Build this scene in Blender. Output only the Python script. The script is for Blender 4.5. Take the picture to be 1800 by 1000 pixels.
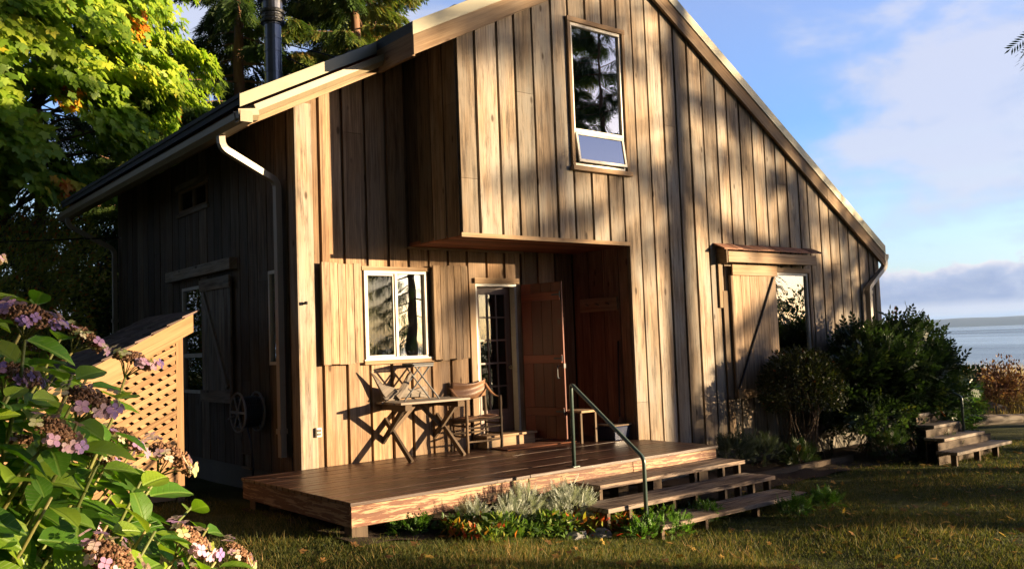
import bpy, math, random
import numpy as np
from math import sin, cos, pi, radians, atan2, hypot, sqrt
from mathutils import Vector, Matrix
random.seed(7); rng = np.random.default_rng(11)
S = bpy.context.scene
for o in list(bpy.data.objects): bpy.data.objects.remove(o)

# ---------------------------------------------------------------- camera
CAM = Vector((-6.115, -8.473, 1.340)); YAW, PITCH, ROLL, FPX = 0.6785, 0.0651, -0.0376, 1588.2
fw = Vector((sin(YAW)*cos(PITCH), cos(YAW)*cos(PITCH), sin(PITCH)))
rt = Vector((cos(YAW), -sin(YAW), 0)); up = rt.cross(fw)
Rv = cos(ROLL)*rt + sin(ROLL)*up; Uv = -sin(ROLL)*rt + cos(ROLL)*up
cd = bpy.data.cameras.new("camera"); cam = bpy.data.objects.new("camera", cd)
S.collection.objects.link(cam)
cam.matrix_world = Matrix(((Rv.x, Uv.x, -fw.x, CAM.x), (Rv.y, Uv.y, -fw.y, CAM.y), (Rv.z, Uv.z, -fw.z, CAM.z), (0, 0, 0, 1)))
cd.sensor_fit = 'HORIZONTAL'; cd.sensor_width = 36; cd.lens = 36*FPX/1800
cd.clip_start = 0.05; cd.clip_end = 60000
S.camera = cam
# ---------------------------------------------------------------- sun and sky
SUN_EL = radians(6.2); SUN_XY = Vector((0.68, -0.73)).normalized()
to_sun = Vector((SUN_XY.x*cos(SUN_EL), SUN_XY.y*cos(SUN_EL), sin(SUN_EL)))
sl = bpy.data.lights.new("sun", 'SUN'); sl.energy = 5.0; sl.angle = radians(0.5); sl.color = (1.0, 0.73, 0.43)
sun = bpy.data.objects.new("sun", sl); S.collection.objects.link(sun)
sun.rotation_euler = to_sun.to_track_quat('Z', 'Y').to_euler(); sun.location = (20, -20, 12)
SKY_STRENGTH = 0.062
S.view_settings.view_transform = 'Standard'; S.view_settings.look = 'None'
S.view_settings.exposure = 2.0; S.view_settings.gamma = 1.0; S.view_settings.use_curve_mapping = False
S.render.engine = 'CYCLES'
S.cycles.use_denoising = True
S.cycles.max_bounces = 8; S.cycles.transparent_max_bounces = 16
S.cycles.diffuse_bounces = 4; S.cycles.glossy_bounces = 3; S.cycles.transmission_bounces = 4

class NT:
    """small node-tree writer"""
    def __init__(s, tree): s.t = tree; s.n = tree.nodes; s.l = tree.links
    def node(s, typ, **kw):
        nd = s.n.new(typ)
        for k, v in kw.items():
            if k.startswith('i_'): 
                key = k[2:]; key = int(key) if key.isdigit() else key
                nd.inputs[key].default_value = v
            else: setattr(nd, k, v)
        return nd
    def link(s, a, b): s.l.new(a, b)
    def math(s, op, a, b=None, c=None, clamp=False):
        nd = s.n.new('ShaderNodeMath'); nd.operation = op; nd.use_clamp = clamp
        for i, v in enumerate((a, b, c)):
            if v is None: continue
            if isinstance(v, (int, float)): nd.inputs[i].default_value = v
            else: s.l.new(v, nd.inputs[i])
        return nd.outputs[0]
    def mix(s, fac, a, b, mode='MIX'):
        nd = s.n.new('ShaderNodeMix'); nd.data_type = 'RGBA'; nd.blend_type = mode
        for i, v in ((0, fac), (6, a), (7, b)):
            if isinstance(v, (int, float)): nd.inputs[i].default_value = v
            elif isinstance(v, tuple): nd.inputs[i].default_value = (*v[:3], 1)
            else: s.l.new(v, nd.inputs[i])
        return nd.outputs[2]
    def ramp(s, fac, stops, interp='LINEAR'):
        nd = s.n.new('ShaderNodeValToRGB'); cr = nd.color_ramp; cr.interpolation = interp
        while len(cr.elements) < len(stops): cr.elements.new(0.5)
        for e, (p, c) in zip(cr.elements, stops):
            e.position = p; e.color = (*c, 1) if isinstance(c, tuple) else (c, c, c, 1)
        s.l.new(fac, nd.inputs[0]); return nd.outputs[0]
    def noise(s, vec, scale, detail=3, rough=0.55, dim='3D', dist=0.0):
        nd = s.n.new('ShaderNodeTexNoise'); nd.noise_dimensions = dim
        nd.inputs['Scale'].default_value = scale; nd.inputs['Detail'].default_value = detail
        nd.inputs['Roughness'].default_value = rough; nd.inputs['Distortion'].default_value = dist
        if vec is not None: s.l.new(vec, nd.inputs['Vector'])
        return nd.outputs[0]
    def vmul(s, vec, v):
        nd = s.n.new('ShaderNodeVectorMath'); nd.operation = 'MULTIPLY'
        s.l.new(vec, nd.inputs[0]); nd.inputs[1].default_value = v; return nd.outputs[0]

W = bpy.data.worlds.new("World"); S.world = W; W.use_nodes = True
t = NT(W.node_tree)
for nd in list(t.n): t.n.remove(nd)
out = t.node('ShaderNodeOutputWorld'); bg = t.node('ShaderNodeBackground'); t.link(bg.outputs[0], out.inputs[0])
sky = t.node('ShaderNodeTexSky'); sky.sky_type = 'NISHITA'; sky.sun_disc = False
sky.sun_elevation = SUN_EL; sky.sun_rotation = atan2(SUN_XY.x, SUN_XY.y)
sky.air_density = 1.0; sky.dust_density = 1.0; sky.ozone_density = 1.5; sky.altitude = 0
tc = t.node('ShaderNodeTexCoord'); D = tc.outputs['Generated']
sp = t.node('ShaderNodeSeparateXYZ'); t.link(D, sp.inputs[0]); dz = sp.outputs[2]
# clear air: bluer away from the sun, as in a washed morning sky, dimmed overhead to cut fill light
grade = t.ramp(dz, [(0.0, (0.20, 0.36, 0.95)), (0.05, (0.38, 0.48, 0.86)), (0.12, (0.44, 0.50, 0.72)), (0.22, (0.32, 0.43, 0.72)), (0.36, (0.56, 0.52, 0.72)), (0.50, (0.22, 0.24, 0.32)), (0.8, (0.08, 0.09, 0.13))])
gs = t.node('ShaderNodeVectorMath', operation='SCALE'); t.link(grade, gs.inputs[0]); gs.inputs['Scale'].default_value = 2.9
skyb = t.mix(1.0, sky.outputs[0], gs.outputs[0], 'MULTIPLY')
dsun = t.node('ShaderNodeVectorMath', operation='DOT_PRODUCT'); t.link(D, dsun.inputs[0]); dsun.inputs[1].default_value = tuple(to_sun)
sunside = t.ramp(dsun.outputs['Value'], [(0.62, 0.0), (0.92, 1.0)])
sunsky = t.mix(1.0, sky.outputs[0], (0.85, 1.0, 1.7), 'MULTIPLY')
skyc = t.mix(sunside, skyb, sunsky)
# soft lavender sheets higher up
dv = t.vmul(D, (1.0, 1.0, 2.2))
n1 = t.noise(dv, 1.9, 5, 0.5, dist=0.3); n2 = t.noise(dv, 6.0, 6, 0.55, dist=0.2)
hi = t.math('ADD', t.math('MULTIPLY', n1, 0.55), t.math('MULTIPLY', n2, 0.45))
m1 = t.ramp(hi, [(0.43, 0.0), (0.56, 0.85)], 'EASE')
hd = t.ramp(dz, [(0.34, 1.0), (0.60, 0.16)])  # cloud sheets dimmed overhead as well, for less ambient light
c1 = t.mix(1.0, t.mix(t.ramp(n2, [(0.38, 0.0), (0.62, 1.0)]), (1.6, 2.15, 3.4), (2.9, 3.05, 3.7)), hd, 'MULTIPLY')
skyc = t.mix(m1, skyc, c1)
# a pale streak above the bank
st = t.noise(t.vmul(D, (1.5, 1.5, 22.0)), 1.0, 4, 0.5, dist=0.2)
sm = t.math('MULTIPLY', t.ramp(st, [(0.45, 0.0), (0.62, 0.8)]), t.ramp(dz, [(0.05, 0.0), (0.08, 1.0), (0.16, 1.0), (0.20, 0.0)]))
skyc = t.mix(sm, skyc, (2.8, 3.5, 4.0))
# cumulus bank low over the water, over flat grey-blue layers
bn = t.noise(t.vmul(D, (13.0, 13.0, 22.0)), 1.0, 7, 0.55)
bw = t.noise(t.vmul(D, (4.0, 4.0, 1.0)), 1.0, 2, 0.5)
hgt = t.math('MULTIPLY', t.math('SUBTRACT', t.math('MULTIPLY_ADD', bw, 0.06, 0.038), dz), 16.0)
bm_ = t.math('ADD', t.math('MULTIPLY', t.math('SUBTRACT', bn, 0.5), 1.5), hgt)
bmask = t.math('MULTIPLY', t.ramp(bm_, [(0.0, 0.0), (0.10, 1.0)], 'EASE'), t.math('GREATER_THAN', dz, -0.03))
bc = t.ramp(bm_, [(0.05, (3.3, 3.2, 3.5)), (0.22, (2.0, 2.3, 3.1)), (0.5, (1.3, 1.65, 2.6))])
bscale = t.ramp(t.noise(t.vmul(D, (22, 22, 45)), 1.0, 4, 0.6), [(0.4, (0.9, 0.93, 1.0)), (0.65, (1.18, 1.14, 1.08))])
bc = t.mix(1.0, bc, bscale, 'MULTIPLY')
fl = t.ramp(t.math('ADD', dz, t.math('MULTIPLY', t.math('SUBTRACT', bw, .5), 0.01)), [(0.020, 1.0), (0.027, 0.0)])
flc = t.ramp(t.noise(t.vmul(D, (6.0, 6.0, 130.0)), 1.0, 4, 0.55), [(0.40, (1.5, 2.1, 3.2)), (0.60, (2.5, 2.7, 3.4))])
bc = t.mix(fl, bc, flc)
skyc = t.mix(t.math('MULTIPLY', bmask, 0.95), skyc, bc)
# sky out of view dimmed to the south and west to cut fill light
wd = t.node('ShaderNodeVectorMath', operation='DOT_PRODUCT'); t.link(D, wd.inputs[0]); wd.inputs[1].default_value = (0.45, 0.89, 0.0)
skyc = t.mix(1.0, skyc, t.ramp(t.math('MULTIPLY_ADD', wd.outputs['Value'], 0.5, 0.5), [(0.25, 0.16), (0.70, 1.0)]), 'MULTIPLY')
skyc = t.mix(sunside, skyc, sunsky)
t.link(skyc, bg.inputs[0]); bg.inputs[1].default_value = SKY_STRENGTH

# ---------------------------------------------------------------- materials
MATS = {}
def new_mat(name):
    m = bpy.data.materials.new(name); m.use_nodes = True
    t = NT(m.node_tree); b = t.n['Principled BSDF']; MATS[name] = m
    return m, t, b
def attr(t, name): return t.node('ShaderNodeAttribute', attribute_name=name)
def wood(name, lo, hi, knot=(0.10, 0.055, 0.03), rough=0.8, spec=0.3, grey=0.35, peel=None, bump=0.35, streak=1.0, stain=0.0, ps=(14, 3.2)):
    """weathered wood: grain runs along the second component of the 'gr' attribute"""
    m, t, b = new_mat(name)
    g = attr(t, 'gr').outputs['Vector']; ti = attr(t, 'tint').outputs['Fac']
    fine = t.noise(t.vmul(g, (85, 2.2, 1)), 1.0, 4, 0.65)
    mid = t.noise(t.vmul(g, (22, 0.8, 1)), 1.0, 4, 0.6, dist=0.4)
    big = t.noise(t.vmul(g, (3.5, 1.1, 1)), 1.0, 3, 0.5)
    f = t.math('ADD', t.math('MULTIPLY', fine, 0.45*streak), t.math('ADD', t.math('MULTIPLY', mid, 0.4), t.math('MULTIPLY', big, 0.15+0.45*(1-streak))))
    col = t.ramp(f, [(0.34, lo), (0.52, tuple((a+c)/2 for a, c in zip(lo, hi))), (0.66, hi)])
    gm = t.ramp(big, [(0.40, 0.0), (0.66, grey)])
    lum = sum(hi)/3
    col = t.mix(gm, col, (lum*0.74, lum*0.72, lum*0.66))
    # cracks / dark streaks
    cr = t.ramp(t.noise(t.vmul(g, (55, 0.55, 1)), 1.0, 2, 0.5), [(0.30, 1.0), (0.36, 0.0)])
    col = t.mix(t.math('MULTIPLY', cr, 0.55), col, tuple(x*0.28 for x in lo))
    # knots
    vo = t.node('ShaderNodeTexVoronoi'); vo.feature = 'F1'; vo.inputs['Scale'].default_value = 1.0
    t.link(t.vmul(g, (5.5, 2.2, 1)), vo.inputs['Vector'])
    kn = t.ramp(vo.outputs['Distance'], [(0.07, 1.0), (0.14, 0.0)])
    sc = t.node('ShaderNodeSeparateColor'); t.link(vo.outputs['Color'], sc.inputs[0])
    kn = t.math('MULTIPLY', kn, t.math('GREATER_THAN', sc.outputs[0], 0.62))
    col = t.mix(t.math('MULTIPLY', kn, 0.85), col, knot)
    if stain:
        sn = t.noise(t.vmul(g, (16, 1.6, 1)), 1.0, 6, 0.72)
        col = t.mix(t.math('MULTIPLY', t.ramp(sn, [(0.50, 0.0), (0.68, 1.0)]), stain), col, tuple(x*0.55 for x in lo))
    if peel:
        pn = t.noise(t.vmul(g, (*ps, 1)), 1.0, 6, 0.72, dist=0.3)
        pm = t.ramp(pn, [(peel[1]-0.02, 1.0), (peel[1]+0.02, 0.0)])
        pc = t.mix(t.noise(t.vmul(g, (30, 4, 1)), 1.0, 3), peel[0], tuple(x*0.6 for x in peel[0]))
        col = t.mix(pm, col, pc)
        rr = t.mix(pm, (rough,)*3, (peel[2],)*3)
        t.link(rr, b.inputs['Roughness'])
    else: b.inputs['Roughness'].default_value = rough
    tm = t.math('MULTIPLY_ADD', ti, 0.95, 0.50)
    cm = t.node('ShaderNodeVectorMath', operation='SCALE'); t.link(col, cm.inputs[0]); t.link(tm, cm.inputs['Scale'])
    t.link(cm.outputs[0], b.inputs['Base Color'])
    b.inputs['Specular IOR Level'].default_value = spec
    bp = t.node('ShaderNodeBump'); bp.inputs['Strength'].default_value = bump; bp.inputs['Distance'].default_value = 0.004
    t.link(f, bp.inputs['Height']); t.link(bp.outputs[0], b.inputs['Normal'])
    return m
def plain(name, col, rough=0.5, metal=0.0, spec=0.5, var=0.15, scale=6, bump=0.0, dirt=None):
    m, t, b = new_mat(name)
    tc = t.node('ShaderNodeTexCoord').outputs['Object']
    n = t.noise(tc, scale, 5, 0.6)
    c = t.mix(n, tuple(x*(1-var) for x in col), tuple(min(1, x*(1+var)) for x in col))
    if dirt:
        dm = t.ramp(t.noise(tc, scale*2.7, 6, 0.7), [(0.55, 0.0), (0.75, 0.8)]); c = t.mix(dm, c, dirt)
    t.link(c, b.inputs['Base Color'])
    t.link(t.math('MULTIPLY_ADD', n, 0.25, rough-0.12), b.inputs['Roughness'])
    b.inputs['Metallic'].default_value = metal; b.inputs['Specular IOR Level'].default_value = spec
    if bump:
        bp = t.node('ShaderNodeBump'); bp.inputs['Strength'].default_value = bump; bp.inputs['Distance'].default_value = 0.01
        t.link(t.noise(tc, scale*6, 4, 0.7), bp.inputs['Height']); t.link(bp.outputs[0], b.inputs['Normal'])
    return m
def leaf(name, stops, transl=0.45, rough=0.5, spec=0.35, back=None):
    """foliage: colour picked by the per-leaf 'tint' attribute"""
    m, t, b = new_mat(name)
    ti = attr(t, 'tint').outputs['Fac']
    col = t.ramp(ti, stops)
    t.link(col, b.inputs['Base Color']); b.inputs['Roughness'].default_value = rough
    b.inputs['Specular IOR Level'].default_value = spec
    tr = t.node('ShaderNodeBsdfTranslucent'); t.link(t.mix(1.0, col, (1.25, 1.35, 0.75), 'MULTIPLY'), tr.inputs[0])
    mx = t.node('ShaderNodeMixShader'); mx.inputs[0].default_value = transl
    t.link(b.outputs[0], mx.inputs[1]); t.link(tr.outputs[0], mx.inputs[2])
    t.link(mx.outputs[0], t.n['Material Output'].inputs[0])
    return m
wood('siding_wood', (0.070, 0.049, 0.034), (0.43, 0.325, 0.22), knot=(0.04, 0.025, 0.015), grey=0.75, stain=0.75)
wood('shaded_siding_wood', (0.040, 0.028, 0.019), (0.20, 0.145, 0.095), knot=(0.03, 0.018, 0.01), grey=0.5, stain=0.7)  # siding copy with the side walls' shade put into its colour
wood('entry_siding_wood', (0.105, 0.058, 0.032), (0.46, 0.30, 0.17), knot=(0.05, 0.026, 0.014), grey=0.25, stain=0.45)
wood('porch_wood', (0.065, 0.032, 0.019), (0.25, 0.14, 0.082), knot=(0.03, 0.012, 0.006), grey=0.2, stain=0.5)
wood('trim_wood', (0.145, 0.086, 0.046), (0.343, 0.238, 0.139), grey=0.3)
wood('soffit_wood', (0.14, 0.045, 0.02), (0.30, 0.11, 0.05), grey=0.05)
wood('shutter_wood', (0.12, 0.072, 0.042), (0.46, 0.325, 0.20), knot=(0.04, 0.022, 0.012), grey=0.25, stain=0.8)
wood('fresh_cedar', (0.19, 0.105, 0.048), (0.34, 0.205, 0.105), grey=0.05, streak=0.8)
wood('red_door_wood', (0.10, 0.017, 0.008), (0.20, 0.038, 0.016), grey=0.0, rough=0.45, spec=0.5, streak=0.5)
wood('brown_door_wood', (0.06, 0.025, 0.015), (0.12, 0.045, 0.025), grey=0.0, rough=0.45, spec=0.5)
wood('deck_board_wood', (0.028, 0.012, 0.0075), (0.062, 0.027, 0.017), grey=0.1, rough=0.36, spec=0.4, peel=((0.252, 0.180, 0.132), 0.365, 0.8), bump=0.6, ps=(34, 1.0))
wood('deck_fascia_wood', (0.075, 0.028, 0.016), (0.15, 0.062, 0.034), grey=0.0, rough=0.6, peel=((0.42, 0.285, 0.18), 0.475, 0.85), bump=0.7, ps=(42, 3.0))
wood('tread_wood', (0.09, 0.06, 0.045), (0.36, 0.27, 0.20), grey=0.5, rough=0.7, peel=((0.05, 0.03, 0.022), 0.46, 0.7), bump=0.9, ps=(24, 1.6), stain=0.5)
wood('old_furniture_wood', (0.060, 0.039, 0.024), (0.156, 0.108, 0.069), grey=0.3)
wood('driftwood_grey', (0.09, 0.07, 0.058), (0.27, 0.225, 0.185), grey=0.5)
wood('bark', (0.05, 0.034, 0.024), (0.16, 0.11, 0.075), grey=0.2, bump=1.0)
wood('red_bark', (0.10, 0.05, 0.03), (0.30, 0.17, 0.10), grey=0.1, bump=1.0)
wood('shake_wood', (0.09, 0.06, 0.055), (0.20, 0.14, 0.12), grey=0.3)
wood('red_shake', (0.16, 0.07, 0.045), (0.30, 0.15, 0.09), grey=0.1)
plain('gutter_metal', (0.23, 0.19, 0.12), 0.45, 0.0, 0.5, 0.10, 3, dirt=(0.17, 0.14, 0.09))
plain('downspout_metal', (0.30, 0.265, 0.22), 0.4, 0.0, 0.5, 0.08, 3, dirt=(0.24, 0.20, 0.16))
plain('flashing_metal', (0.19, 0.18, 0.12), 0.4, 0.3, 0.5, 0.1, 3)
plain('chimney_steel', (0.13, 0.135, 0.145), 0.32, 0.85, 0.5, 0.3, 5)
plain('galvanized', (0.30, 0.33, 0.38), 0.35, 0.8, 0.5, 0.15, 8)
plain('shingle_grey', (0.075, 0.085, 0.10), 0.85, 0, 0.3, 0.35, 20, 0.4)
plain('window_frame_paint', (0.50, 0.475, 0.42), 0.4, 0, 0.5, 0.06, 4, dirt=(0.28, 0.24, 0.18))
plain('interior_dark', (0.10, 0.085, 0.07), 0.9, 0, 0.2, 0.2, 2)
plain('curtain', (0.42, 0.38, 0.30), 0.9, 0, 0.2, 0.1, 3)
plain('concrete', (0.15, 0.14, 0.12), 0.9, 0, 0.3, 0.2, 4, 0.4, dirt=(0.12, 0.12, 0.09))
plain('rail_paint', (0.065, 0.10, 0.095), 0.3, 0.2, 0.6, 0.15, 8, dirt=(0.10, 0.08, 0.06))
plain('black_iron', (0.015, 0.014, 0.014), 0.45, 0.6, 0.5, 0.2, 9)
plain('brass', (0.45, 0.36, 0.20), 0.3, 0.9, 0.5, 0.1, 9)
plain('grey_metal', (0.045, 0.05, 0.06), 0.55, 0.0, 0.5, 0.1, 9)
plain('leather', (0.22, 0.115, 0.062), 0.45, 0, 0.5, 0.2, 9, 0.15)
plain('mat_fibre', (0.13, 0.05, 0.028), 0.95, 0, 0.2, 0.4, 40, 0.8)
plain('blue_plastic', (0.010, 0.020, 0.06), 0.35, 0, 0.5, 0.1, 9)
plain('ivory_plastic', (0.62, 0.58, 0.48), 0.4, 0, 0.5, 0.05, 9)
plain('reel_plastic', (0.16, 0.18, 0.23), 0.4, 0, 0.5, 0.1, 9)
plain('hose_rubber', (0.012, 0.018, 0.035), 0.4, 0, 0.5, 0.2, 9)
plain('rock', (0.20, 0.20, 0.20), 0.85, 0, 0.3, 0.4, 5, 0.8)
plain('soil', (0.055, 0.04, 0.028), 0.95, 0, 0.2, 0.4, 8, 0.8)
leaf('maple_leaf', [(0.0, (0.03, 0.085, 0.012)), (0.45, (0.17, 0.29, 0.022)), (0.85, (0.42, 0.48, 0.045)), (0.93, (0.52, 0.40, 0.03)), (0.97, (0.72, 0.27, 0.02)), (1.0, (0.50, 0.07, 0.01))], 0.5)
leaf('fir_needle', [(0.0, (0.012, 0.028, 0.012)), (0.6, (0.06, 0.11, 0.025)), (0.9, (0.17, 0.20, 0.04)), (1.0, (0.26, 0.17, 0.05))], 0.35, 0.5)
leaf('shrub_leaf', [(0.0, (0.012, 0.026, 0.010)), (0.7, (0.035, 0.068, 0.018)), (0.93, (0.085, 0.10, 0.025)), (1.0, (0.20, 0.055, 0.018))], 0.3, 0.4, 0.5)
leaf('olive_leaf', [(0.0, (0.05, 0.085, 0.022)), (0.6, (0.15, 0.20, 0.04)), (0.95, (0.34, 0.33, 0.06)), (1.0, (0.45, 0.14, 0.03))], 0.4)
leaf('round_shrub_leaf', [(0.0, (0.010, 0.015, 0.005)), (0.65, (0.028, 0.040, 0.010)), (0.92, (0.075, 0.07, 0.015)), (1.0, (0.20, 0.05, 0.012))], 0.3, 0.5)
leaf('silver_leaf', [(0.0, (0.16, 0.19, 0.16)), (1.0, (0.46, 0.50, 0.44))], 0.25, 0.8, 0.2)
leaf('grey_fern_leaf', [(0.0, (0.03, 0.045, 0.03)), (1.0, (0.09, 0.12, 0.08))], 0.25, 0.8, 0.2)
leaf('fallen_leaf', [(0.0, (0.10, 0.05, 0.02)), (0.6, (0.28, 0.15, 0.05)), (1.0, (0.45, 0.30, 0.06))], 0.2, 0.8, 0.2)
leaf('ground_leaf', [(0.0, (0.03, 0.07, 0.012)), (0.5, (0.09, 0.17, 0.02)), (0.72, (0.22, 0.24, 0.03)), (0.86, (0.40, 0.16, 0.03)), (1.0, (0.45, 0.05, 0.02))], 0.4)
leaf('russet_leaf', [(0.0, (0.09, 0.045, 0.035)), (0.6, (0.24, 0.11, 0.07)), (1.0, (0.42, 0.26, 0.10))], 0.35)
leaf('fresh_green_leaf', [(0.0, (0.03, 0.075, 0.012)), (1.0, (0.11, 0.24, 0.03))], 0.4)
leaf('grass_blade', [(0.0, (0.035, 0.055, 0.014)), (0.55, (0.10, 0.115, 0.03)), (0.78, (0.26, 0.20, 0.07)), (1.0, (0.42, 0.25, 0.11))], 0.4, 0.6, 0.2)
leaf('dry_grass', [(0.0, (0.20, 0.15, 0.06)), (0.5, (0.42, 0.31, 0.11)), (1.0, (0.62, 0.47, 0.22))], 0.4, 0.7, 0.2)
leaf('seed_brown', [(0.0, (0.12, 0.06, 0.035)), (0.6, (0.27, 0.15, 0.09)), (1.0, (0.42, 0.27, 0.17))], 0.15, 0.8, 0.2)
leaf('petal', [(0.0, (0.09, 0.08, 0.36)), (0.4, (0.26, 0.19, 0.52)), (0.62, (0.55, 0.32, 0.55)), (0.78, (0.72, 0.56, 0.56)), (0.9, (0.66, 0.62, 0.42)), (1.0, (0.46, 0.52, 0.20))], 0.35, 0.6, 0.2)
leaf('green_stem', [(0.0, (0.12, 0.16, 0.04)), (1.0, (0.32, 0.28, 0.10))], 0.1, 0.5)

def hydrangea_leaf_mat():
    m, t, b = new_mat('hydrangea_leaf')
    g = attr(t, 'gr').outputs['Vector']; ti = attr(t, 'tint').outputs['Fac']
    s3 = t.node('ShaderNodeSeparateXYZ'); t.link(g, s3.inputs[0])
    au = t.math('ABSOLUTE', s3.outputs[0])
    rib = t.ramp(au, [(0.012, 1.0), (0.045, 0.0)])
    vv = t.math('SUBTRACT', s3.outputs[1], t.math('MULTIPLY', au, 0.75))
    w = t.math('ABSOLUTE', t.math('SINE', t.math('MULTIPLY', vv, 24.0)))
    vein = t.ramp(w, [(0.05, 1.0), (0.22, 0.0)])
    base = t.ramp(ti, [(0.0, (0.022, 0.075, 0.010)), (0.6, (0.08, 0.20, 0.018)), (1.0, (0.28, 0.40, 0.035))])
    v = t.math('MAXIMUM', rib, t.math('MULTIPLY', vein, 0.45))
    col = t.mix(t.math('MULTIPLY', v, 0.6), base, (0.22, 0.34, 0.07))
    t.link(col, b.inputs['Base Color']); b.inputs['Roughness'].default_value = 0.38; b.inputs['Specular IOR Level'].default_value = 0.5
    bp = t.node('ShaderNodeBump'); bp.inputs['Strength'].default_value = 0.6; bp.inputs['Distance'].default_value = 0.003; bp.invert = True
    t.link(v, bp.inputs['Height']); t.link(bp.outputs[0], b.inputs['Normal'])
    tr = t.node('ShaderNodeBsdfTranslucent'); t.link(t.mix(1.0, col, (1.5, 1.6, 0.5), 'MULTIPLY'), tr.inputs[0])
    mx = t.node('ShaderNodeMixShader'); mx.inputs[0].default_value = 0.38
    t.link(b.outputs[0], mx.inputs[1]); t.link(tr.outputs[0], mx.inputs[2]); t.link(mx.outputs[0], t.n['Material Output'].inputs[0])
hydrangea_leaf_mat()
def glass_mat(nm='window_glass', base=0.22, gain=1.1):
    m, t, b = new_mat(nm); t.n.remove(b)
    tr = t.node('ShaderNodeBsdfTransparent'); tr.inputs[0].default_value = (0.62, 0.64, 0.60, 1)
    gl = t.node('ShaderNodeBsdfGlossy'); gl.inputs['Roughness'].default_value = 0.006; gl.inputs[0].default_value = (0.95, 0.97, 1, 1)
    fr = t.node('ShaderNodeFresnel'); fr.inputs[0].default_value = 1.55
    bp = t.node('ShaderNodeBump'); bp.inputs['Strength'].default_value = 0.045; bp.inputs['Distance'].default_value = 0.02
    tc = t.node('ShaderNodeTexCoord'); t.link(t.noise(tc.outputs['Object'], 2.2, 2, 0.4), bp.inputs['Height']); t.link(bp.outputs[0], gl.inputs['Normal'])
    mx = t.node('ShaderNodeMixShader'); t.link(t.math('MULTIPLY_ADD', fr.outputs[0], gain, base, clamp=True), mx.inputs[0])
    t.link(tr.outputs[0], mx.inputs[1]); t.link(gl.outputs[0], mx.inputs[2]); t.link(mx.outputs[0], t.n['Material Output'].inputs[0])
glass_mat(); glass_mat('screened_glass', 0.03, 0.55)
def ground_mat():
    m, t, b = new_mat('lawn_ground')
    tc = t.node('ShaderNodeTexCoord').outputs['Object']
    n = t.noise(tc, 1.3, 6, 0.65); n2 = t.noise(tc, 22, 4, 0.7)
    c = t.ramp(t.math('ADD', t.math('MULTIPLY', n, 0.55), t.math('MULTIPLY', n2, 0.45)), [(0.35, (0.028, 0.035, 0.012)), (0.55, (0.075, 0.085, 0.024)), (0.72, (0.16, 0.13, 0.045))])
    g = t.node('ShaderNodeNewGeometry'); s3 = t.node('ShaderNodeSeparateXYZ'); t.link(g.outputs['Position'], s3.inputs[0])
    s = t.math('ADD', t.math('MULTIPLY', s3.outputs[0], 0.9), t.math('MULTIPLY', s3.outputs[1], 0.43))
    s = t.math('ADD', s, t.math('MULTIPLY', n, 1.6))
    sm = t.ramp(t.math('DIVIDE', s, 40.0), [(0.305, 0.0), (0.325, 1.0)])
    sand = t.mix(n2, (0.10, 0.085, 0.065), (0.22, 0.19, 0.15))
    t.link(t.mix(sm, c, sand), b.inputs['Base Color']); b.inputs['Roughness'].default_value = 0.95
    b.inputs['Specular IOR Level'].default_value = 0.15
    bp = t.node('ShaderNodeBump'); bp.inputs['Strength'].default_value = 0.8; bp.inputs['Distance'].default_value = 0.03
    t.link(t.noise(tc, 30, 4, 0.7), bp.inputs['Height']); t.link(bp.outputs[0], b.inputs['Normal'])
ground_mat()
def sea_mat():
    m, t, b = new_mat('sea_water')
    tc = t.node('ShaderNodeTexCoord').outputs['Object']
    b.inputs['Base Color'].default_value = (0.05, 0.10, 0.14, 1); b.inputs['Roughness'].default_value = 0.22
    b.inputs['IOR'].default_value = 1.33; b.inputs['Specular IOR Level'].default_value = 0.9
    rot = t.node('ShaderNodeMapping'); rot.inputs['Rotation'].default_value = (0, 0, radians(25)); t.link(tc, rot.inputs[0])
    bands = t.noise(t.vmul(rot.outputs[0], (0.012, 0.002, 1)), 1.0, 4, 0.6)
    t.link(t.ramp(bands, [(0.4, 0.12), (0.6, 0.34)]), b.inputs['Roughness'])
    h = t.math('ADD', t.noise(t.vmul(rot.outputs[0], (1.1, 0.35, 1)), 1.0, 4, 0.6), t.math('MULTIPLY', t.noise(t.vmul(rot.outputs[0], (0.12, 0.03, 1)), 1.0, 3, 0.6), 2.0))
    bp = t.node('ShaderNodeBump'); bp.inputs['Strength'].default_value = 0.35; bp.inputs['Distance'].default_value = 0.35
    t.link(h, bp.inputs['Height']); t.link(bp.outputs[0], b.inputs['Normal'])
sea_mat()
plain('far_forest', (0.05, 0.075, 0.08), 0.95, 0, 0.1, 0.4, 0.004)

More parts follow.
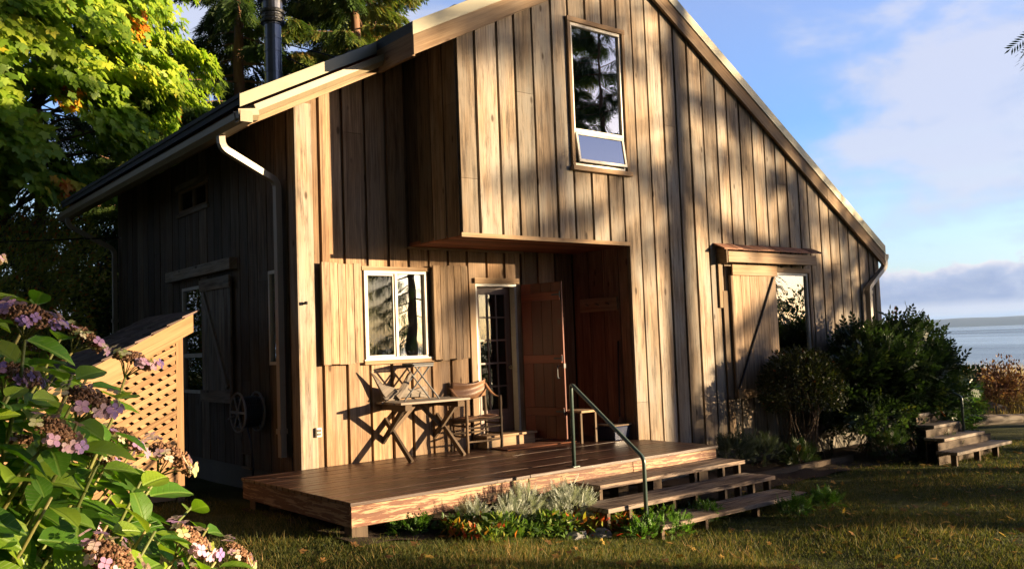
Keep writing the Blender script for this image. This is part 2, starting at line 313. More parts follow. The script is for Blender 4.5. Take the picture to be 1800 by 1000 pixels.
# ---------------------------------------------------------------- mesh helpers
COL = S.collection
def link_mesh(name, V, F, mat, parent=None, tint=None, gr=None, smooth=False, bevel=0, mats=None, fmat=None):
    me = bpy.data.meshes.new(name)
    V = np.asarray(V, dtype=np.float32)
    if isinstance(F, np.ndarray):
        nf, k = F.shape
        me.vertices.add(len(V)); me.vertices.foreach_set('co', V.ravel())
        me.loops.add(nf*k); me.loops.foreach_set('vertex_index', F.astype(np.int32).ravel())
        me.polygons.add(nf); me.polygons.foreach_set('loop_start', np.arange(0, nf*k, k, dtype=np.int32))
        me.polygons.foreach_set('loop_total', np.full(nf, k, dtype=np.int32))
        me.update(calc_edges=True)
    else:
        me.from_pydata([tuple(map(float, v)) for v in V], [], F); me.update()
    if tint is not None:
        a = me.attributes.new('tint', 'FLOAT', 'POINT'); a.data.foreach_set('value', np.asarray(tint, dtype=np.float32))
    if gr is not None:
        a = me.attributes.new('gr', 'FLOAT_VECTOR', 'POINT'); a.data.foreach_set('vector', np.asarray(gr, dtype=np.float32).ravel())
    for mm in (mats or [mat]): me.materials.append(MATS[mm])
    if fmat is not None: me.polygons.foreach_set('material_index', np.asarray(fmat, dtype=np.int32))
    if smooth: me.polygons.foreach_set('use_smooth', np.ones(len(me.polygons), dtype=bool))
    o = bpy.data.objects.new(name, me); COL.objects.link(o)
    if parent is not None: o.parent = parent
    if bevel:
        b = o.modifiers.new('bevel', 'BEVEL'); b.width = bevel; b.segments = 1; b.limit_method = 'ANGLE'
    return o
AX = {'x': (0, 1, 2), 'y': (1, 0, 2), 'z': (2, 0, 1)}
class MB:
    def __init__(s): s.v = []; s.f = []; s.t = []; s.g = []
    def _gr(s, pts, ax, tint):
        ax = Vector(ax).normalized()
        o1 = ax.orthogonal().normalized()
        # keep the cross coordinates aligned with world axes for upright pieces
        for c in ((1, 0, 0), (0, 1, 0), (0, 0, 1)):
            c = Vector(c)
            if abs(c.dot(ax)) < 0.5: o1 = (c - ax*c.dot(ax)).normalized(); break
        o2 = ax.cross(o1); r1, r2, r3 = random.uniform(0, 40), random.uniform(0, 40), random.uniform(0, 20)
        for p in pts:
            s.g.append((p.dot(o1)+p.dot(o2)*0.97+r1, p.dot(ax)+r2, r3)); s.t.append(tint)
    def poly(s, pts, faces, ax=(0, 0, 1), tint=None):
        pts = [Vector(p) for p in pts]; n = len(s.v); s.v += pts
        s._gr(pts, ax, random.random() if tint is None else tint)
        s.f += [tuple(n+i for i in f) for f in faces]
    def hexa(s, c, ax=(0, 0, 1), tint=None):
        s.poly(c, [(0, 3, 2, 1), (4, 5, 6, 7), (0, 1, 5, 4), (1, 2, 6, 5), (2, 3, 7, 6), (3, 0, 4, 7)], ax, tint)
    def box(s, x0, x1, y0, y1, z0, z1, ax='z', tint=None):
        if isinstance(ax, str): ax = {'x': (1, 0, 0), 'y': (0, 1, 0), 'z': (0, 0, 1)}[ax]
        s.hexa([(x0, y0, z0), (x1, y0, z0), (x1, y1, z0), (x0, y1, z0), (x0, y0, z1), (x1, y0, z1), (x1, y1, z1), (x0, y1, z1)], ax, tint)
    def beam(s, p, q, w, h, side=(0, 0, 1), tint=None):
        """box from p to q, w wide across 'side' x axis, h along side"""
        p, q = Vector(p), Vector(q); a = (q-p).normalized(); sd = Vector(side); sd = (sd - a*sd.dot(a)).normalized(); o = a.cross(sd)
        c = []
        for e in (p, q):
            c += [e+o*w/2*i+sd*h/2*j for i, j in ((-1, -1), (1, -1), (1, 1), (-1, 1))]
        s.hexa(c, a, tint)
    def extrude(s, pts, vec, ax=(0, 0, 1), tint=None):
        pts = [Vector(p) for p in pts]; n = len(pts); vec = Vector(vec)
        s.poly(pts+[p+vec for p in pts], [tuple(range(n-1, -1, -1)), tuple(range(n, 2*n))]+[(i, (i+1) % n, n+(i+1) % n, n+i) for i in range(n)], ax, tint)
    def sweep(s, path, prof, tint=None, closed=False, upv=(0, 0, 1), caps=True):
        """sweep a 2d profile (list of (a,b)) along a path; a is sideways, b is along upv"""
        path = [Vector(p) for p in path]; n = len(prof); rings = []
        for i, p in enumerate(path):
            d = ((path[min(i+1, len(path)-1)]-p).normalized() + (p-path[max(i-1, 0)]).normalized()).normalized()
            u = Vector(upv); sd = d.cross(u)
            if sd.length < 1e-3: sd = d.cross(Vector((0, 1, 0)))
            sd.normalize(); uu = sd.cross(d)
            k = 1.0
            if 0 < i < len(path)-1:
                cs = (path[i+1]-p).normalized().dot(d); k = 1/max(cs, .5)
            rings.append([p+sd*a*(k if abs(sd.dot(((path[min(i+1,len(path)-1)]-p).normalized()-(p-path[max(i-1,0)]).normalized()))) > 1e-3 else 1)+uu*b*(k if abs(uu.dot(((path[min(i+1,len(path)-1)]-p).normalized()-(p-path[max(i-1,0)]).normalized()))) > 1e-3 else 1) for a, b in prof])
        pts = [q for r in rings for q in r]; f = []
        for i in range(len(path)-1):
            for j in range(n):
                k = (j+1) % n
                f.append((i*n+j, (i+1)*n+j, (i+1)*n+k, i*n+k))
        if caps: f += [tuple(range(n)), tuple(range((len(path)-1)*n+n-1, (len(path)-1)*n-1, -1))]
        s.poly(pts, f, path[-1]-path[0], tint)
    def tube(s, path, r, n=8, tint=None, sub=0, caps=True):
        path = [Vector(p) for p in path]; rr = r if isinstance(r, (list, tuple)) else [r]*len(path)
        rings = []; u = None
        for i, p in enumerate(path):
            d = (path[min(i+1, len(path)-1)]-path[max(i-1, 0)]).normalized()
            if u is None: u = d.orthogonal().normalized()
            else: u = (u-d*u.dot(d)).normalized()
            w = d.cross(u)
            rings.append([p+(u*cos(2*pi*j/n)+w*sin(2*pi*j/n))*rr[i] for j in range(n)])
        f = []
        for i in range(len(path)-1):
            for j in range(n):
                k = (j+1) % n; f.append((i*n+j, i*n+k, (i+1)*n+k, (i+1)*n+j))
        if caps: f += [tuple(range(n-1, -1, -1)), tuple(range((len(path)-1)*n, len(path)*n))]
        s.poly([q for r_ in rings for q in r_], f, path[-1]-path[0], tint)
    def build(s, name, mat, parent=None, smooth=False, bevel=0):
        return link_mesh(name, [tuple(v) for v in s.v], s.f, mat, parent, s.t, s.g, smooth, bevel)
def tag(o, label=None, cat=None, group=None, kind=None):
    if label: o['label'] = label
    if cat: o['category'] = cat
    if group: o['group'] = group
    if kind: o['kind'] = kind
    return o
def thing(name, label, cat, loc=(0, 0, 0), group=None):
    o = bpy.data.objects.new(name, None); COL.objects.link(o); o.empty_display_size = 0.2
    o.location = loc; tag(o, label, cat, group); ORIG[o.name] = Vector(loc)
    return o
ORIG = {}
def settle(root):
    """children were modelled in world coordinates: shift them so that the empty sits at the base"""
    off = root.location
    for ch in root.children:
        ch.location = ch.location-off
def round_path(pts, r, n=5):
    pts = [Vector(p) for p in pts]; o = [pts[0]]
    for i in range(1, len(pts)-1):
        a, b, c = pts[i-1], pts[i], pts[i+1]
        p0 = b+(a-b).normalized()*r; p1 = b+(c-b).normalized()*r
        for k in range(n+1):
            u = k/n; o.append(p0*(1-u)**2+b*2*u*(1-u)+p1*u*u)
    return o+[pts[-1]]
def ground_z(x, y):
    x = np.asarray(x, float); y = np.asarray(y, float)
    z = -0.33-0.096*np.clip(x+2.2, 0, 2.8)
    z = z-0.012*np.clip(x-6, 0, 10)
    z = np.where(x < -2.2, -0.33-0.01*np.clip(-2.2-x, 0, 8), z)
    s = 0.9*x+0.43*y
    z = z+0.12*np.exp(-((s-16.5)/3.0)**2)
    z = z-3.0*np.clip((s-23)/14, 0, 1)**1.3
    z = z+0.015*np.sin(x*1.7+y*.6)+0.012*np.sin(y*2.3-x*.7)
    return z

# ---------------------------------------------------------------- setting
def grid(x0, x1, nx, y0, y1, ny):
    xs = np.linspace(x0, x1, nx); ys = np.linspace(y0, y1, ny)
    X, Y = np.meshgrid(xs, ys); Z = ground_z(X, Y)
    V = np.stack([X.ravel(), Y.ravel(), Z.ravel()], 1)
    i = np.arange(nx-1); j = np.arange(ny-1); I, J = np.meshgrid(i, j); a = (J*nx+I).ravel()
    return V, np.stack([a, a+1, a+nx+1, a+nx], 1)
V, F = grid(-90, 90, 361, -90, 90, 361)
tag(link_mesh('lawn', V, F, 'lawn_ground', smooth=True), kind='structure', label='patchy autumn lawn around the cabin')
mb = MB(); mb.poly([(-9000, -9000, -2.6), (9000, -9000, -2.6), (9000, 9000, -2.6), (-9000, 9000, -2.6)], [(0, 1, 2, 3)])
tag(mb.build('sea', 'sea_water'), kind='structure')
# low far shore
pts = []; fs = []; n = 90
for i in range(n+1):
    a = radians(20+i*90/n); R_ = 6500; h = 62+14*sin(i*.21)+8*sin(i*.53+1)+3*sin(i*1.7)
    h *= 0.55+0.45*min(1, i/25)
    for rr, zz in ((R_, -2.7), (R_+150, h*.55), (R_+700, h), (R_+1600, h*.9), (R_+2500, -5)):
        pts.append((sin(a)*rr, cos(a)*rr, zz))
for i in range(n):
    for k in range(4): fs.append((i*5+k, (i+1)*5+k, (i+1)*5+k+1, i*5+k+1))
mb = MB(); mb.poly(pts, fs); tag(mb.build('hills', 'far_forest', smooth=True), kind='structure')
# ---------------------------------------------------------------- cabin
D2 = 1.157; XL, XR, XB = -1.51, 9.13, 2.79; YB = 8.4; ZB = 2.617
zl = lambda x: 4.95+0.516*x
zr = lambda x: 6.406-0.627*(x-3.0)
zroof = lambda x: min(zl(x), zr(x))
XA = 2.93   # ridge
def board_wall(mb, O, U, N, edges, zb, zt, opens=(), th=0.038, gap=0.040, back=True, joints=0.25, jit=0.004, breaks=()):
    O, U, N = Vector(O), Vector(U), Vector(N)
    def piece(c, d, za, zc, zdd, off, tint, thick=th, setb=0.0, lb=None):
        P = lambda u, z, w: O+U*u+Vector((0, 0, z))-N*(w+setb)+N*off
        mb.hexa([P(c, za, 0), P(d, lb if lb is not None else za, 0), P(d, lb if lb is not None else za, thick), P(c, za, thick), P(c, zc, 0), P(d, zdd, 0), P(d, zdd, thick), P(c, zc, thick)], (0, 0, 1), tint)
    def run(a, b, off, tint, thick=th, setb=0.0, joint=False):
        cuts = sorted({a, b} | {x for o in opens for x in o[:2] if a < x < b} | {x for x in breaks if a < x < b})
        zj = None
        if joint and random.random() < joints:
            lo, hi_ = zb((a+b)/2)+.6, zt((a+b)/2)-.6
            if hi_ > lo: zj = random.uniform(lo, hi_)
        n0 = len(mb.g)
        for c, d in zip(cuts[:-1], cuts[1:]):
            if d-c < 0.004: continue
            m = (c+d)/2; iv = [(zb(m), None)]
            ops = sorted([(o[2], o[3]) for o in opens if o[0] < m < o[1]])
            z = zb(m); segs = []
            for o in ops:
                if o[0] > z+0.005: segs.append((z, o[0], o[0]))
                z = max(z, o[1])
            segs.append((z, zt(c+1e-4), zt(d-1e-4)))
            for za, z1, z2 in segs:
                if max(z1, z2)-za < 0.01: continue
                if zj and za < zj < min(z1, z2):
                    piece(c, d, za, zj-.002, zj-.002, off, tint, thick, setb); piece(c, d, zj+.002, z1, z2, off, min(1, tint+random.uniform(-.25, .25)), thick, setb)
                else: piece(c, d, za, z1, z2, off, tint, thick, setb)
        # one board = one grain field
        if len(mb.g) > n0:
            r = (random.uniform(0, 40), random.uniform(0, 40), random.uniform(0, 20))
            for k in range(n0, len(mb.g)):
                p = mb.v[k]; mb.g[k] = ((p-O).dot(U)+(p-O).dot(N)*.9+r[0], p.z+r[1], r[2])
    for a, b in zip(edges[:-1], edges[1:]):
        run(a+gap*random.uniform(.4, .6), b-gap*random.uniform(.4, .6), random.uniform(-jit, jit), random.gauss(.5, .25), joint=True)
    if back: run(edges[0], edges[-1], 0, 0.25, 0.02, th+0.006)
def edges(a, b, pitch, jit=0.02, fixed=()):
    n = max(1, round((b-a)/pitch)); e = [a+(b-a)*i/n for i in range(n+1)]
    for i in range(1, n): e[i] += random.uniform(-jit, jit)
    return e
cabin = thing('cabin', 'weathered board-sided cabin with steep lean roof and recessed porch', 'cabin', (3, 3, -.3))
# gable wall (front), with upper window and window under the hood
W1 = (1.825, 2.775, 3.60, 5.51); W2 = (5.55, 6.93, 0.62, 2.30)
mb = MB()
e = [0.0, .27, .612, .886, 1.189, 1.52, 1.815, 2.129, 2.433, 2.714]
e += edges(3.02, XR, 0.298)
board_wall(mb, (0, 0, 0), (1, 0, 0), (0, -1, 0), e, lambda u: ZB if u < XB else -0.24, lambda u: zroof(u)+.08, [W1, W2], breaks=(XB, XA))
gable = mb.build('gable_wall', 'siding_wood', cabin)
# entry wall with slider window and door
W3 = (-.665, .235, 1.20, 2.29); DO = (1.00, 1.71, 0.16, 2.15)
mb = MB()
board_wall(mb, (0, D2, 0), (1, 0, 0), (0, -1, 0), [XL+.002, -1.22, -.91, -.6, -.3, -.01, .29, .59, .9, 1.22, 1.52, 1.81, 2.12, 2.45, XB], lambda u: 0.0,
           lambda u: min(zl(u)+.08, 9) if u < 0.001 else ZB+.02, [W3, DO], breaks=(0.0,))
mb.build('entry_wall', 'entry_siding_wood', cabin)
# side walls
W4 = (4.06, 5.03, .80, 2.33); W5 = (1.64, 1.96, 1.19, 2.33); W6 = (3.97, 5.12, 3.46, 3.79); VN = (2.62, 2.86, -.10, .06)
mb = MB()
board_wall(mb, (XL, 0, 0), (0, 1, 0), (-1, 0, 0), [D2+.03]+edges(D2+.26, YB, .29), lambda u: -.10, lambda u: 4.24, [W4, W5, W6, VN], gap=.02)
mb.build('side_wall', 'shaded_siding_wood', cabin)
mb = MB()
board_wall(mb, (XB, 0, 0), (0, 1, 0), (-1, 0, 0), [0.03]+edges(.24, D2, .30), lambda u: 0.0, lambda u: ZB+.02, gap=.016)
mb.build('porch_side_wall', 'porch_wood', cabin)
mb = MB()
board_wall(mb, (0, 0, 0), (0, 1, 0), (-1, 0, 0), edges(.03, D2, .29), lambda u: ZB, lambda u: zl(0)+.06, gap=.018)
mb.build('bay_side_wall', 'shaded_siding_wood', cabin)
mb = MB()
board_wall(mb, (0, YB, 0), (1, 0, 0), (0, 1, 0), edges(XL, XR, .3), lambda u: -.1, lambda u: zroof(u)+.08, breaks=(XA,))
board_wall(mb, (XR, 0, 0), (0, 1, 0), (1, 0, 0), edges(0.03, YB, .3), lambda u: -.2, lambda u: zroof(XR)+.1)
mb.build('rear_wall', 'siding_wood', cabin)
# soffit of the bay: narrow stained boards
mb = MB(); y = 0.0
while y < D2-.01:
    mb.box(0.0, XB, y+.003, min(y+.137, D2)-.003, ZB-.016, ZB+.004, 'x'); y += .14
mb.box(0.0, XB, 0.02, D2, ZB+.006, ZB+.03, 'x', .3)
mb.build('bay_soffit', 'soffit_wood', cabin)
mb = MB(); mb.box(-.04, 1.83, D2-.05, D2-.002, ZB-.042, ZB-.018, 'x', .9)
mb.box(-.012, XB, -.012, -.001, ZB-.02, ZB+.03, 'x', .55)
mb.build('soffit_trim', 'trim_wood', cabin)
# corner boards
mb = MB()
mb.box(XL-.022, XL+.19, D2-.024, D2-.006, 0.0, zl(XL+.1)+.02, 'z', .75); mb.build('corner_board', 'siding_wood', cabin); mb = MB()
mb.box(XL-.024, XL-.004, D2-.026, D2+.16, -.1, 4.2, 'z', .35); mb.build('corner_board', 'siding_wood', cabin); mb = MB()
mb.box(XR-.12, XR+.02, -.022, -.004, -.24, zroof(XR)+.06, 'z', .6)
mb.build('corner_board', 'siding_wood', cabin)
# foundation, floors, inner partitions (dark room behind the glass)
mb = MB()
mb.box(XB+.03, XR-.03, .035, YB-.05, -.9, -.245, 'x'); mb.box(XL+.03, XB+.03, D2+.06, YB-.05, -.9, -.105, 'x')
mb.build('foundation', 'concrete', cabin)
mb = MB()
mb.box(XL+.1, XR-.1, D2+.1, YB-.1, -.05, 0.0); mb.box(XB+.1, XR-.1, .08, D2+.1, -.05, 0.0)
mb.box(XL+.1, XR-.1, D2+.1, YB-.1, 2.64, 2.74); mb.box(0.1, XR-.1, .08, D2+.1, 2.64, 2.74)
mb.box(4.0, 4.1, .08, YB-.1, 0.0, 2.64)
mb.build('floor', 'interior_dark', cabin)
# roof
def slope_slab(mb, x0, x1, y0, y1, zf, lo, hi, ax='y', tint=.5):
    mb.hexa([(x0, y0, zf(x0)+lo), (x1, y0, zf(x1)+lo), (x1, y1, zf(x1)+lo), (x0, y1, zf(x0)+lo), (x0, y0, zf(x0)+hi), (x1, y0, zf(x1)+hi), (x1, y1, zf(x1)+hi), (x0, y1, zf(x0)+hi)], {'y': (0, 1, 0), 'x': (1, 0, .5)}[ax], tint)
XE, YF = -2.33, 0.74
mb = MB()
slope_slab(mb, XE, -.62, YF, YB+.4, zl, .27, .345); slope_slab(mb, -.62, XA, -.03, YB+.4, zl, .27, .345)
slope_slab(mb, XA, XR+.16, -.03, YB+.4, zr, .27, .345)
def courses(x0, x1, zf, ya, n, sgn):
    for i in range(n):
        a = x0+(x1-x0)*i/n; b = x0+(x1-x0)*(i+1)/n; y0 = ya(min(a, b))
        y = y0
        while y < YB+.4:
            w = min(random.uniform(.8, 1.1), YB+.4-y); lift = random.uniform(.032, .055)
            za, zb_ = zf(a)+.347, zf(b)+.347
            mb.hexa([(a, y+.004, za), (b, y+.004, zb_), (b, y+w, zb_), (a, y+w, za), (a, y+.004, za+lift), (b, y+.004, zb_+.006), (b, y+w, zb_+.006), (a, y+w, za+lift)] if a < b else
                    [(b, y+.004, zb_), (a, y+.004, za), (a, y+w, za), (b, y+w, zb_), (b, y+.004, zb_+.006), (a, y+.004, za+lift), (a, y+w, za+lift), (b, y+w, zb_+.006)], (1, 0, .5))
            y += w
courses(XE-.02, -.62, zl, lambda x: YF-.01, 9, 1)
courses(-.62, XA, zl, lambda x: -.04, 18, 1); courses(XR+.18, XA, zr, lambda x: -.04, 32, -1)
mb.beam((XA, -.04, zl(XA)+.39), (XA, YB+.4, zl(XA)+.39), .26, .03)
roof = mb.build('roof', 'shingle_grey', cabin)
# timber bargeboards along the slopes
mb = MB()
def rake(mb, xa, xb, zf, y0, y1, lo, hi, tint=.5):
    mb.hexa([(xa, y0, zf(xa)+lo), (xb, y0, zf(xb)+lo), (xb, y1, zf(xb)+lo), (xa, y1, zf(xa)+lo), (xa, y0, zf(xa)+hi), (xb, y0, zf(xb)+hi), (xb, y1, zf(xb)+hi), (xa, y1, zf(xa)+hi)], (1, 0, .5 if zf is zl else -.62), tint)
rake(mb, -.634, XA, zl, -.075, -.03, 0, .31, .35)
rake(mb, XA, 7.55, zr, -.075, -.03, 0, .31, .45); rake(mb, 7.556, XR+.14, zr, -.078, -.032, 0, .31, .7)
mb.box(-.634, -.59, -.028, YF, zl(-.634)+.0, zl(-.634)+.27, 'y', .3)
mb.build('bargeboard', 'trim_wood', roof)
mb = MB()
rake(mb, -2.27, -.02, zl, YF-.02, YF+.03, -.0, .20, .7)
mb.box(-2.27, -2.23, YF+.03, YB+.35, zl(-2.25)+.0, zl(-2.25)+.22, 'y', .3)
mb.build('fascia_board', 'trim_wood', roof)
# underside of the eaves
mb = MB(); slope_slab(mb, -2.22, XL-.03, YF+.04, YB+.35, zl, .20, .255, 'y', .2)
mb.hexa([(XL-.02, YF+.03, zl(XL)+.20), (-.02, YF+.03, zl(0)+.20), (-.02, D2, zl(0)+.20), (XL-.02, D2, zl(XL)+.20), (XL-.02, YF+.03, zl(XL)+.25), (-.02, YF+.03, zl(0)+.25), (-.02, D2, zl(0)+.25), (XL-.02, D2, zl(XL)+.25)], (0, 1, 0), .2)
mb.build('eave_boarding', 'soffit_wood', roof)
mb = MB()
rake(mb, -.65, XA, zl, -.092, -.076, .23, .385); rake(mb, XA, XR+.17, zr, -.092, -.076, .23, .385)
rake(mb, -2.36, -.66, zl, YF-.045, YF-.026, .235, .375)
mb.build('edge_flashing', 'flashing_metal', roof)
# gutters: a K-style trough swept along the eaves, and one mounted along the porch slope
KP = [(0, .0), (.09, .0), (.135, .05), (.14, .12), (.132, .12), (.125, .055), (.085, .008), (.006, .008), (.006, .12), (0, .12)]
def gutter(path, prof=KP, upv=(0, 0, 1), cap=True):
    m = MB(); m.sweep(path, prof, .5, upv=upv)
    if cap:
        for p, q in ((Vector(path[0]), Vector(path[1])), (Vector(path[-1]), Vector(path[-2]))):
            d = (q-p).normalized()*.006; m.sweep([p-d*.3, p+d], [(0, 0), (.09, 0), (.135, .05), (.14, .12), (0, .12)] if (Vector(path[1])-Vector(path[0])).dot(q-p) > 0 else [(0, 0), (-.09, 0), (-.135, .05), (-.14, .12), (0, .12)], .5, upv=upv)
    return m.build('gutter', 'gutter_metal', roof)
zg = zl(-2.27)-.0
gutter([(-2.274, YB+.4, zg), (-2.274, YF-.17, zg)])     # sideways axis points to -x when heading -y
# slope gutter
xg0, xg1 = -2.20, -.02
gutter([(xg0, YF-.03, zl(xg0)+.055), (xg1, YF-.03, zl(xg1)+.055)], upv=(-.459, 0, .889))
m = MB(); m.sweep([(-2.41, YF-.03, zg+.01), (-2.19, YF-.03, zg+.045)], KP, .5); m.sweep([(-2.41, YF-.17, zg), (-2.274, YF-.17, zg)], [(0, 0), (.006, 0), (.006, .12), (0, .12)], .5)
m.build('gutter_corner', 'gutter_metal', roof)
zg2 = zr(XR+.14)+.10
gutter([(XR+.165, -.07, zg2), (XR+.165, YB+.4, zg2)])
# downspouts
DSP = [(-.035, -.045), (.035, -.045), (.035, .045), (-.035, .045)]
def downspout(path, straps):
    m = MB(); m.sweep(round_path(path, .09, 4), DSP, .5, upv=(0.02, 1, 0.01))
    for z in straps:
        x, y = path[-1][0], path[-1][1]; m.box(x-.05, x+.05, y-.055, y+.055, z-.03, z+.03, 'z')
    return m.build('downspout', 'downspout_metal', roof)
downspout([(-2.34, 1.30, zg), (-2.34, 1.30, zg-.13), (XL-.075, 1.52, 3.36), (XL-.075, 1.52, .12)], (.42,))
downspout([(-2.34, YB-.05, zg), (-2.34, YB-.05, zg-.12), (XL-.09, YB-.12, 3.25), (XL-.09, YB-.12, .0)], (2.0,))
downspout([(XR+.235, -.02, zg2), (XR+.235, -.02, zg2-.10), (8.62, -.10, 2.08), (8.62, -.10, -.45)], (2.0, .8))
# chimney pipe with cap, cone flashing, bands and two guy rods
cx_, cy_ = -.93, 3.0; zc = zl(cx_)+.36
m = MB(); m.tube([(cx_, cy_, zc-.1), (cx_, cy_, zc+1.02), (cx_, cy_, zc+1.025), (cx_, cy_, zc+1.35)], [.115, .115, .112, .112], 20)
for z in (.33, .62, .80): m.tube([(cx_, cy_, zc+z), (cx_, cy_, zc+z+.022)], .121, 20)
ch = m.build('chimney_pipe', 'chimney_steel', roof, smooth=False)
m = MB(); m.tube([(cx_, cy_, zc-.15), (cx_, cy_, zc+.10), (cx_, cy_, zc+.12)], [.20, .125, .135], 20); m.build('cone_flashing', 'galvanized', ch)
m = MB()
for z, r in ((1.02, .165), (1.09, .15), (1.16, .165), (1.34, .2)): m.tube([(cx_, cy_, zc+z), (cx_, cy_, zc+z+.03), (cx_, cy_, zc+z+.05)], [r, r+.01, r*.9], 20)
m.tube([(cx_, cy_, zc+1.0), (cx_, cy_, zc+1.42), (cx_, cy_, zc+1.47)], [.13, .14, .05], 20)
m.build('cap', 'chimney_steel', ch)
for tx, ty in ((.55, 3.2), (-.15, 3.0)):
    m = MB(); m.tube([(cx_+.1, cy_, zc+(.78 if tx > 0 else .62)), (tx, ty, zl(tx)+.36)], .009, 6); m.build('guy_rod', 'black_iron', ch)

# windows
def frame(mb, x0, x1, z0, z1, w, y0, y1, tint=.5, sill=None):
    mb.box(x0, x1, y0, y1, z1-w, z1, 'x', tint); mb.box(x0, x1, y0, y1, z0, z0+w, 'x', tint)
    mb.box(x0, x0+w, y0, y1, z0+w, z1-w, 'z', tint); mb.box(x1-w, x1, y0, y1, z0+w, z1-w, 'z', tint)
def pane(name, x0, x1, z0, z1, y, parent, mat='window_glass'):
    m = MB(); m.box(x0, x1, y, y+.005, z0, z1); return m.build(name, mat, parent)
def room_back(parent, x0, x1, z0, z1, y, mat='interior_dark'):
    m = MB(); m.box(x0, x1, y, y+.02, z0, z1); return m.build('room_lining', mat, parent)
# upper window
m = MB(); x0, x1, z0, z1 = W1; frame(m, x0, x1, z0, z1, .042, -.012, .05); m.box(x0+.04, x1-.04, -.012, .05, 4.055, 4.10, 'x')
w1 = m.build('tall_window', 'window_frame_paint', cabin, bevel=.003)
m = MB(); m.box(x0-.06, x1+.06, -.045, -.005, z1, z1+.062, 'x', .7); m.box(x0-.055, x0-.002, -.04, -.005, z0, z1-.002, 'z', .5); m.box(x1+.002, x1+.055, -.04, -.005, z0, z1-.002, 'z', .5)
m.box(x0-.075, x1+.075, -.075, -.005, z0-.062, z0-.003, 'x', .8); m.build('casing', 'trim_wood', w1, bevel=.003)
pane('pane', x0+.04, x1-.04, 4.10, z1-.04, .02, w1)
# tilted awning sash, hinged at its top
m = MB(); ang = radians(8); hz = 4.05; L = .40
P_ = lambda u, s, w: Vector((u, -.02-sin(ang)*s-cos(ang)*w, hz-cos(ang)*s+sin(ang)*w))
def sashbar(u0, u1, s0, s1):
    m.hexa([P_(u0, s1, 0), P_(u1, s1, 0), P_(u1, s1, -.028), P_(u0, s1, -.028), P_(u0, s0, 0), P_(u1, s0, 0), P_(u1, s0, -.028), P_(u0, s0, -.028)], (1, 0, 0), .5)
a, b = x0+.035, x1-.035
sashbar(a, b, 0, .03); sashbar(a, b, L-.035, L); sashbar(a, a+.032, .03, L-.035); sashbar(b-.032, b, .03, L-.035)
sash = m.build('sash', 'window_frame_paint', w1)
m = MB(); m.poly([P_(a+.03, L-.035, -.012), P_(b-.03, L-.035, -.012), P_(b-.03, .03, -.012), P_(a+.03, .03, -.012)], [(0, 1, 2, 3)]); m.build('pane', 'window_glass', sash)
m = MB(); m.box(x0-.1, x1+.1, .55, .57, z0-.1, z1+.1); m.box(x0-.1, x1+.1, .08, .55, z0-.12, z0-.1); m.build('room_lining', 'interior_dark', w1)
# slider window in the entry wall
x0, x1, z0, z1 = W3; y = D2
m = MB(); frame(m, x0, x1, z0, z1, .035, y-.025, y+.05); m.box(-.232, -.195, y-.02, y+.045, z0+.035, z1-.035, 'z')
frame(m, x0+.037, -.234, z0+.037, z1-.037, .022, y-.005, y+.03)
w3 = m.build('slider_window', 'window_frame_paint', cabin, bevel=.003)
m = MB(); m.box(x0-.035, x1+.05, y-.04, y-.004, z1+.002, z1+.05, 'x', .8); m.build('casing', 'trim_wood', w3)
m = MB(); m.box(x0-.03, x1+.06, y-.055, y-.004, z0-.05, z0-.002, 'x', .8); m.build('sill_board', 'trim_wood', w3)
m = MB(); m.box(x0-.03, x1+.055, y-.05, y-.026, z0-.012, z0+.012, 'x'); m.build('sill', 'window_frame_paint', w3)
pane('pane', x0+.055, -.25, z0+.055, z1-.055, y+.012, w3, 'screened_glass'); pane('pane', -.195, x1-.03, z0+.03, z1-.03, y+.02, w3)
m = MB(); n_ = 30
pp = [(x0+.02+(.42)*i/n_, y+.16+.018*sin(i*1.9), 0) for i in range(n_+1)]
m.poly([(p[0], p[1], z0-.1) for p in pp]+[(p[0], p[1], z1) for p in pp], [(i, i+1, n_+2+i, n_+1+i) for i in range(n_)]); m.build('curtain', 'curtain', w3, smooth=True)
room_back(w3, x0-.3, x1+.4, .6, 2.6, y+1.4)
# shutters: planks on two ledges, standing off the wall
def shutter(x0, x1, z0, z1, ncol):
    m = MB(); w = (x1-x0)/ncol; yy = D2-.095
    for i in range(ncol):
        m.box(x0+i*w+.002, x0+(i+1)*w-.002, yy+random.uniform(-.004, .004), yy+.024, z0+random.uniform(-.012, .008), z1+random.uniform(-.008, .012), 'z', random.uniform(.45, 1.0))
    for z in (z0+.12, z1-.2): m.box(x0+.03, x1-.03, yy+.025, yy+.06, z, z+.09, 'x', .4)
    m.box(x0+.01, x0+.04, yy+.026, D2-.006, z0+.02, z1-.02, 'z', .15); m.box(x1-.04, x1-.01, yy+.026, D2-.006, z0+.02, z1-.02, 'z', .15)
    return m.build('shutter', 'shutter_wood', cabin, bevel=.003)
tag(shutter(-1.262, -.742, 1.175, 2.36, 5), label='pale plank shutter left of the slider window')
tag(shutter(.29, .835, 1.168, 2.368, 5), label='mottled plank shutter right of the slider window')
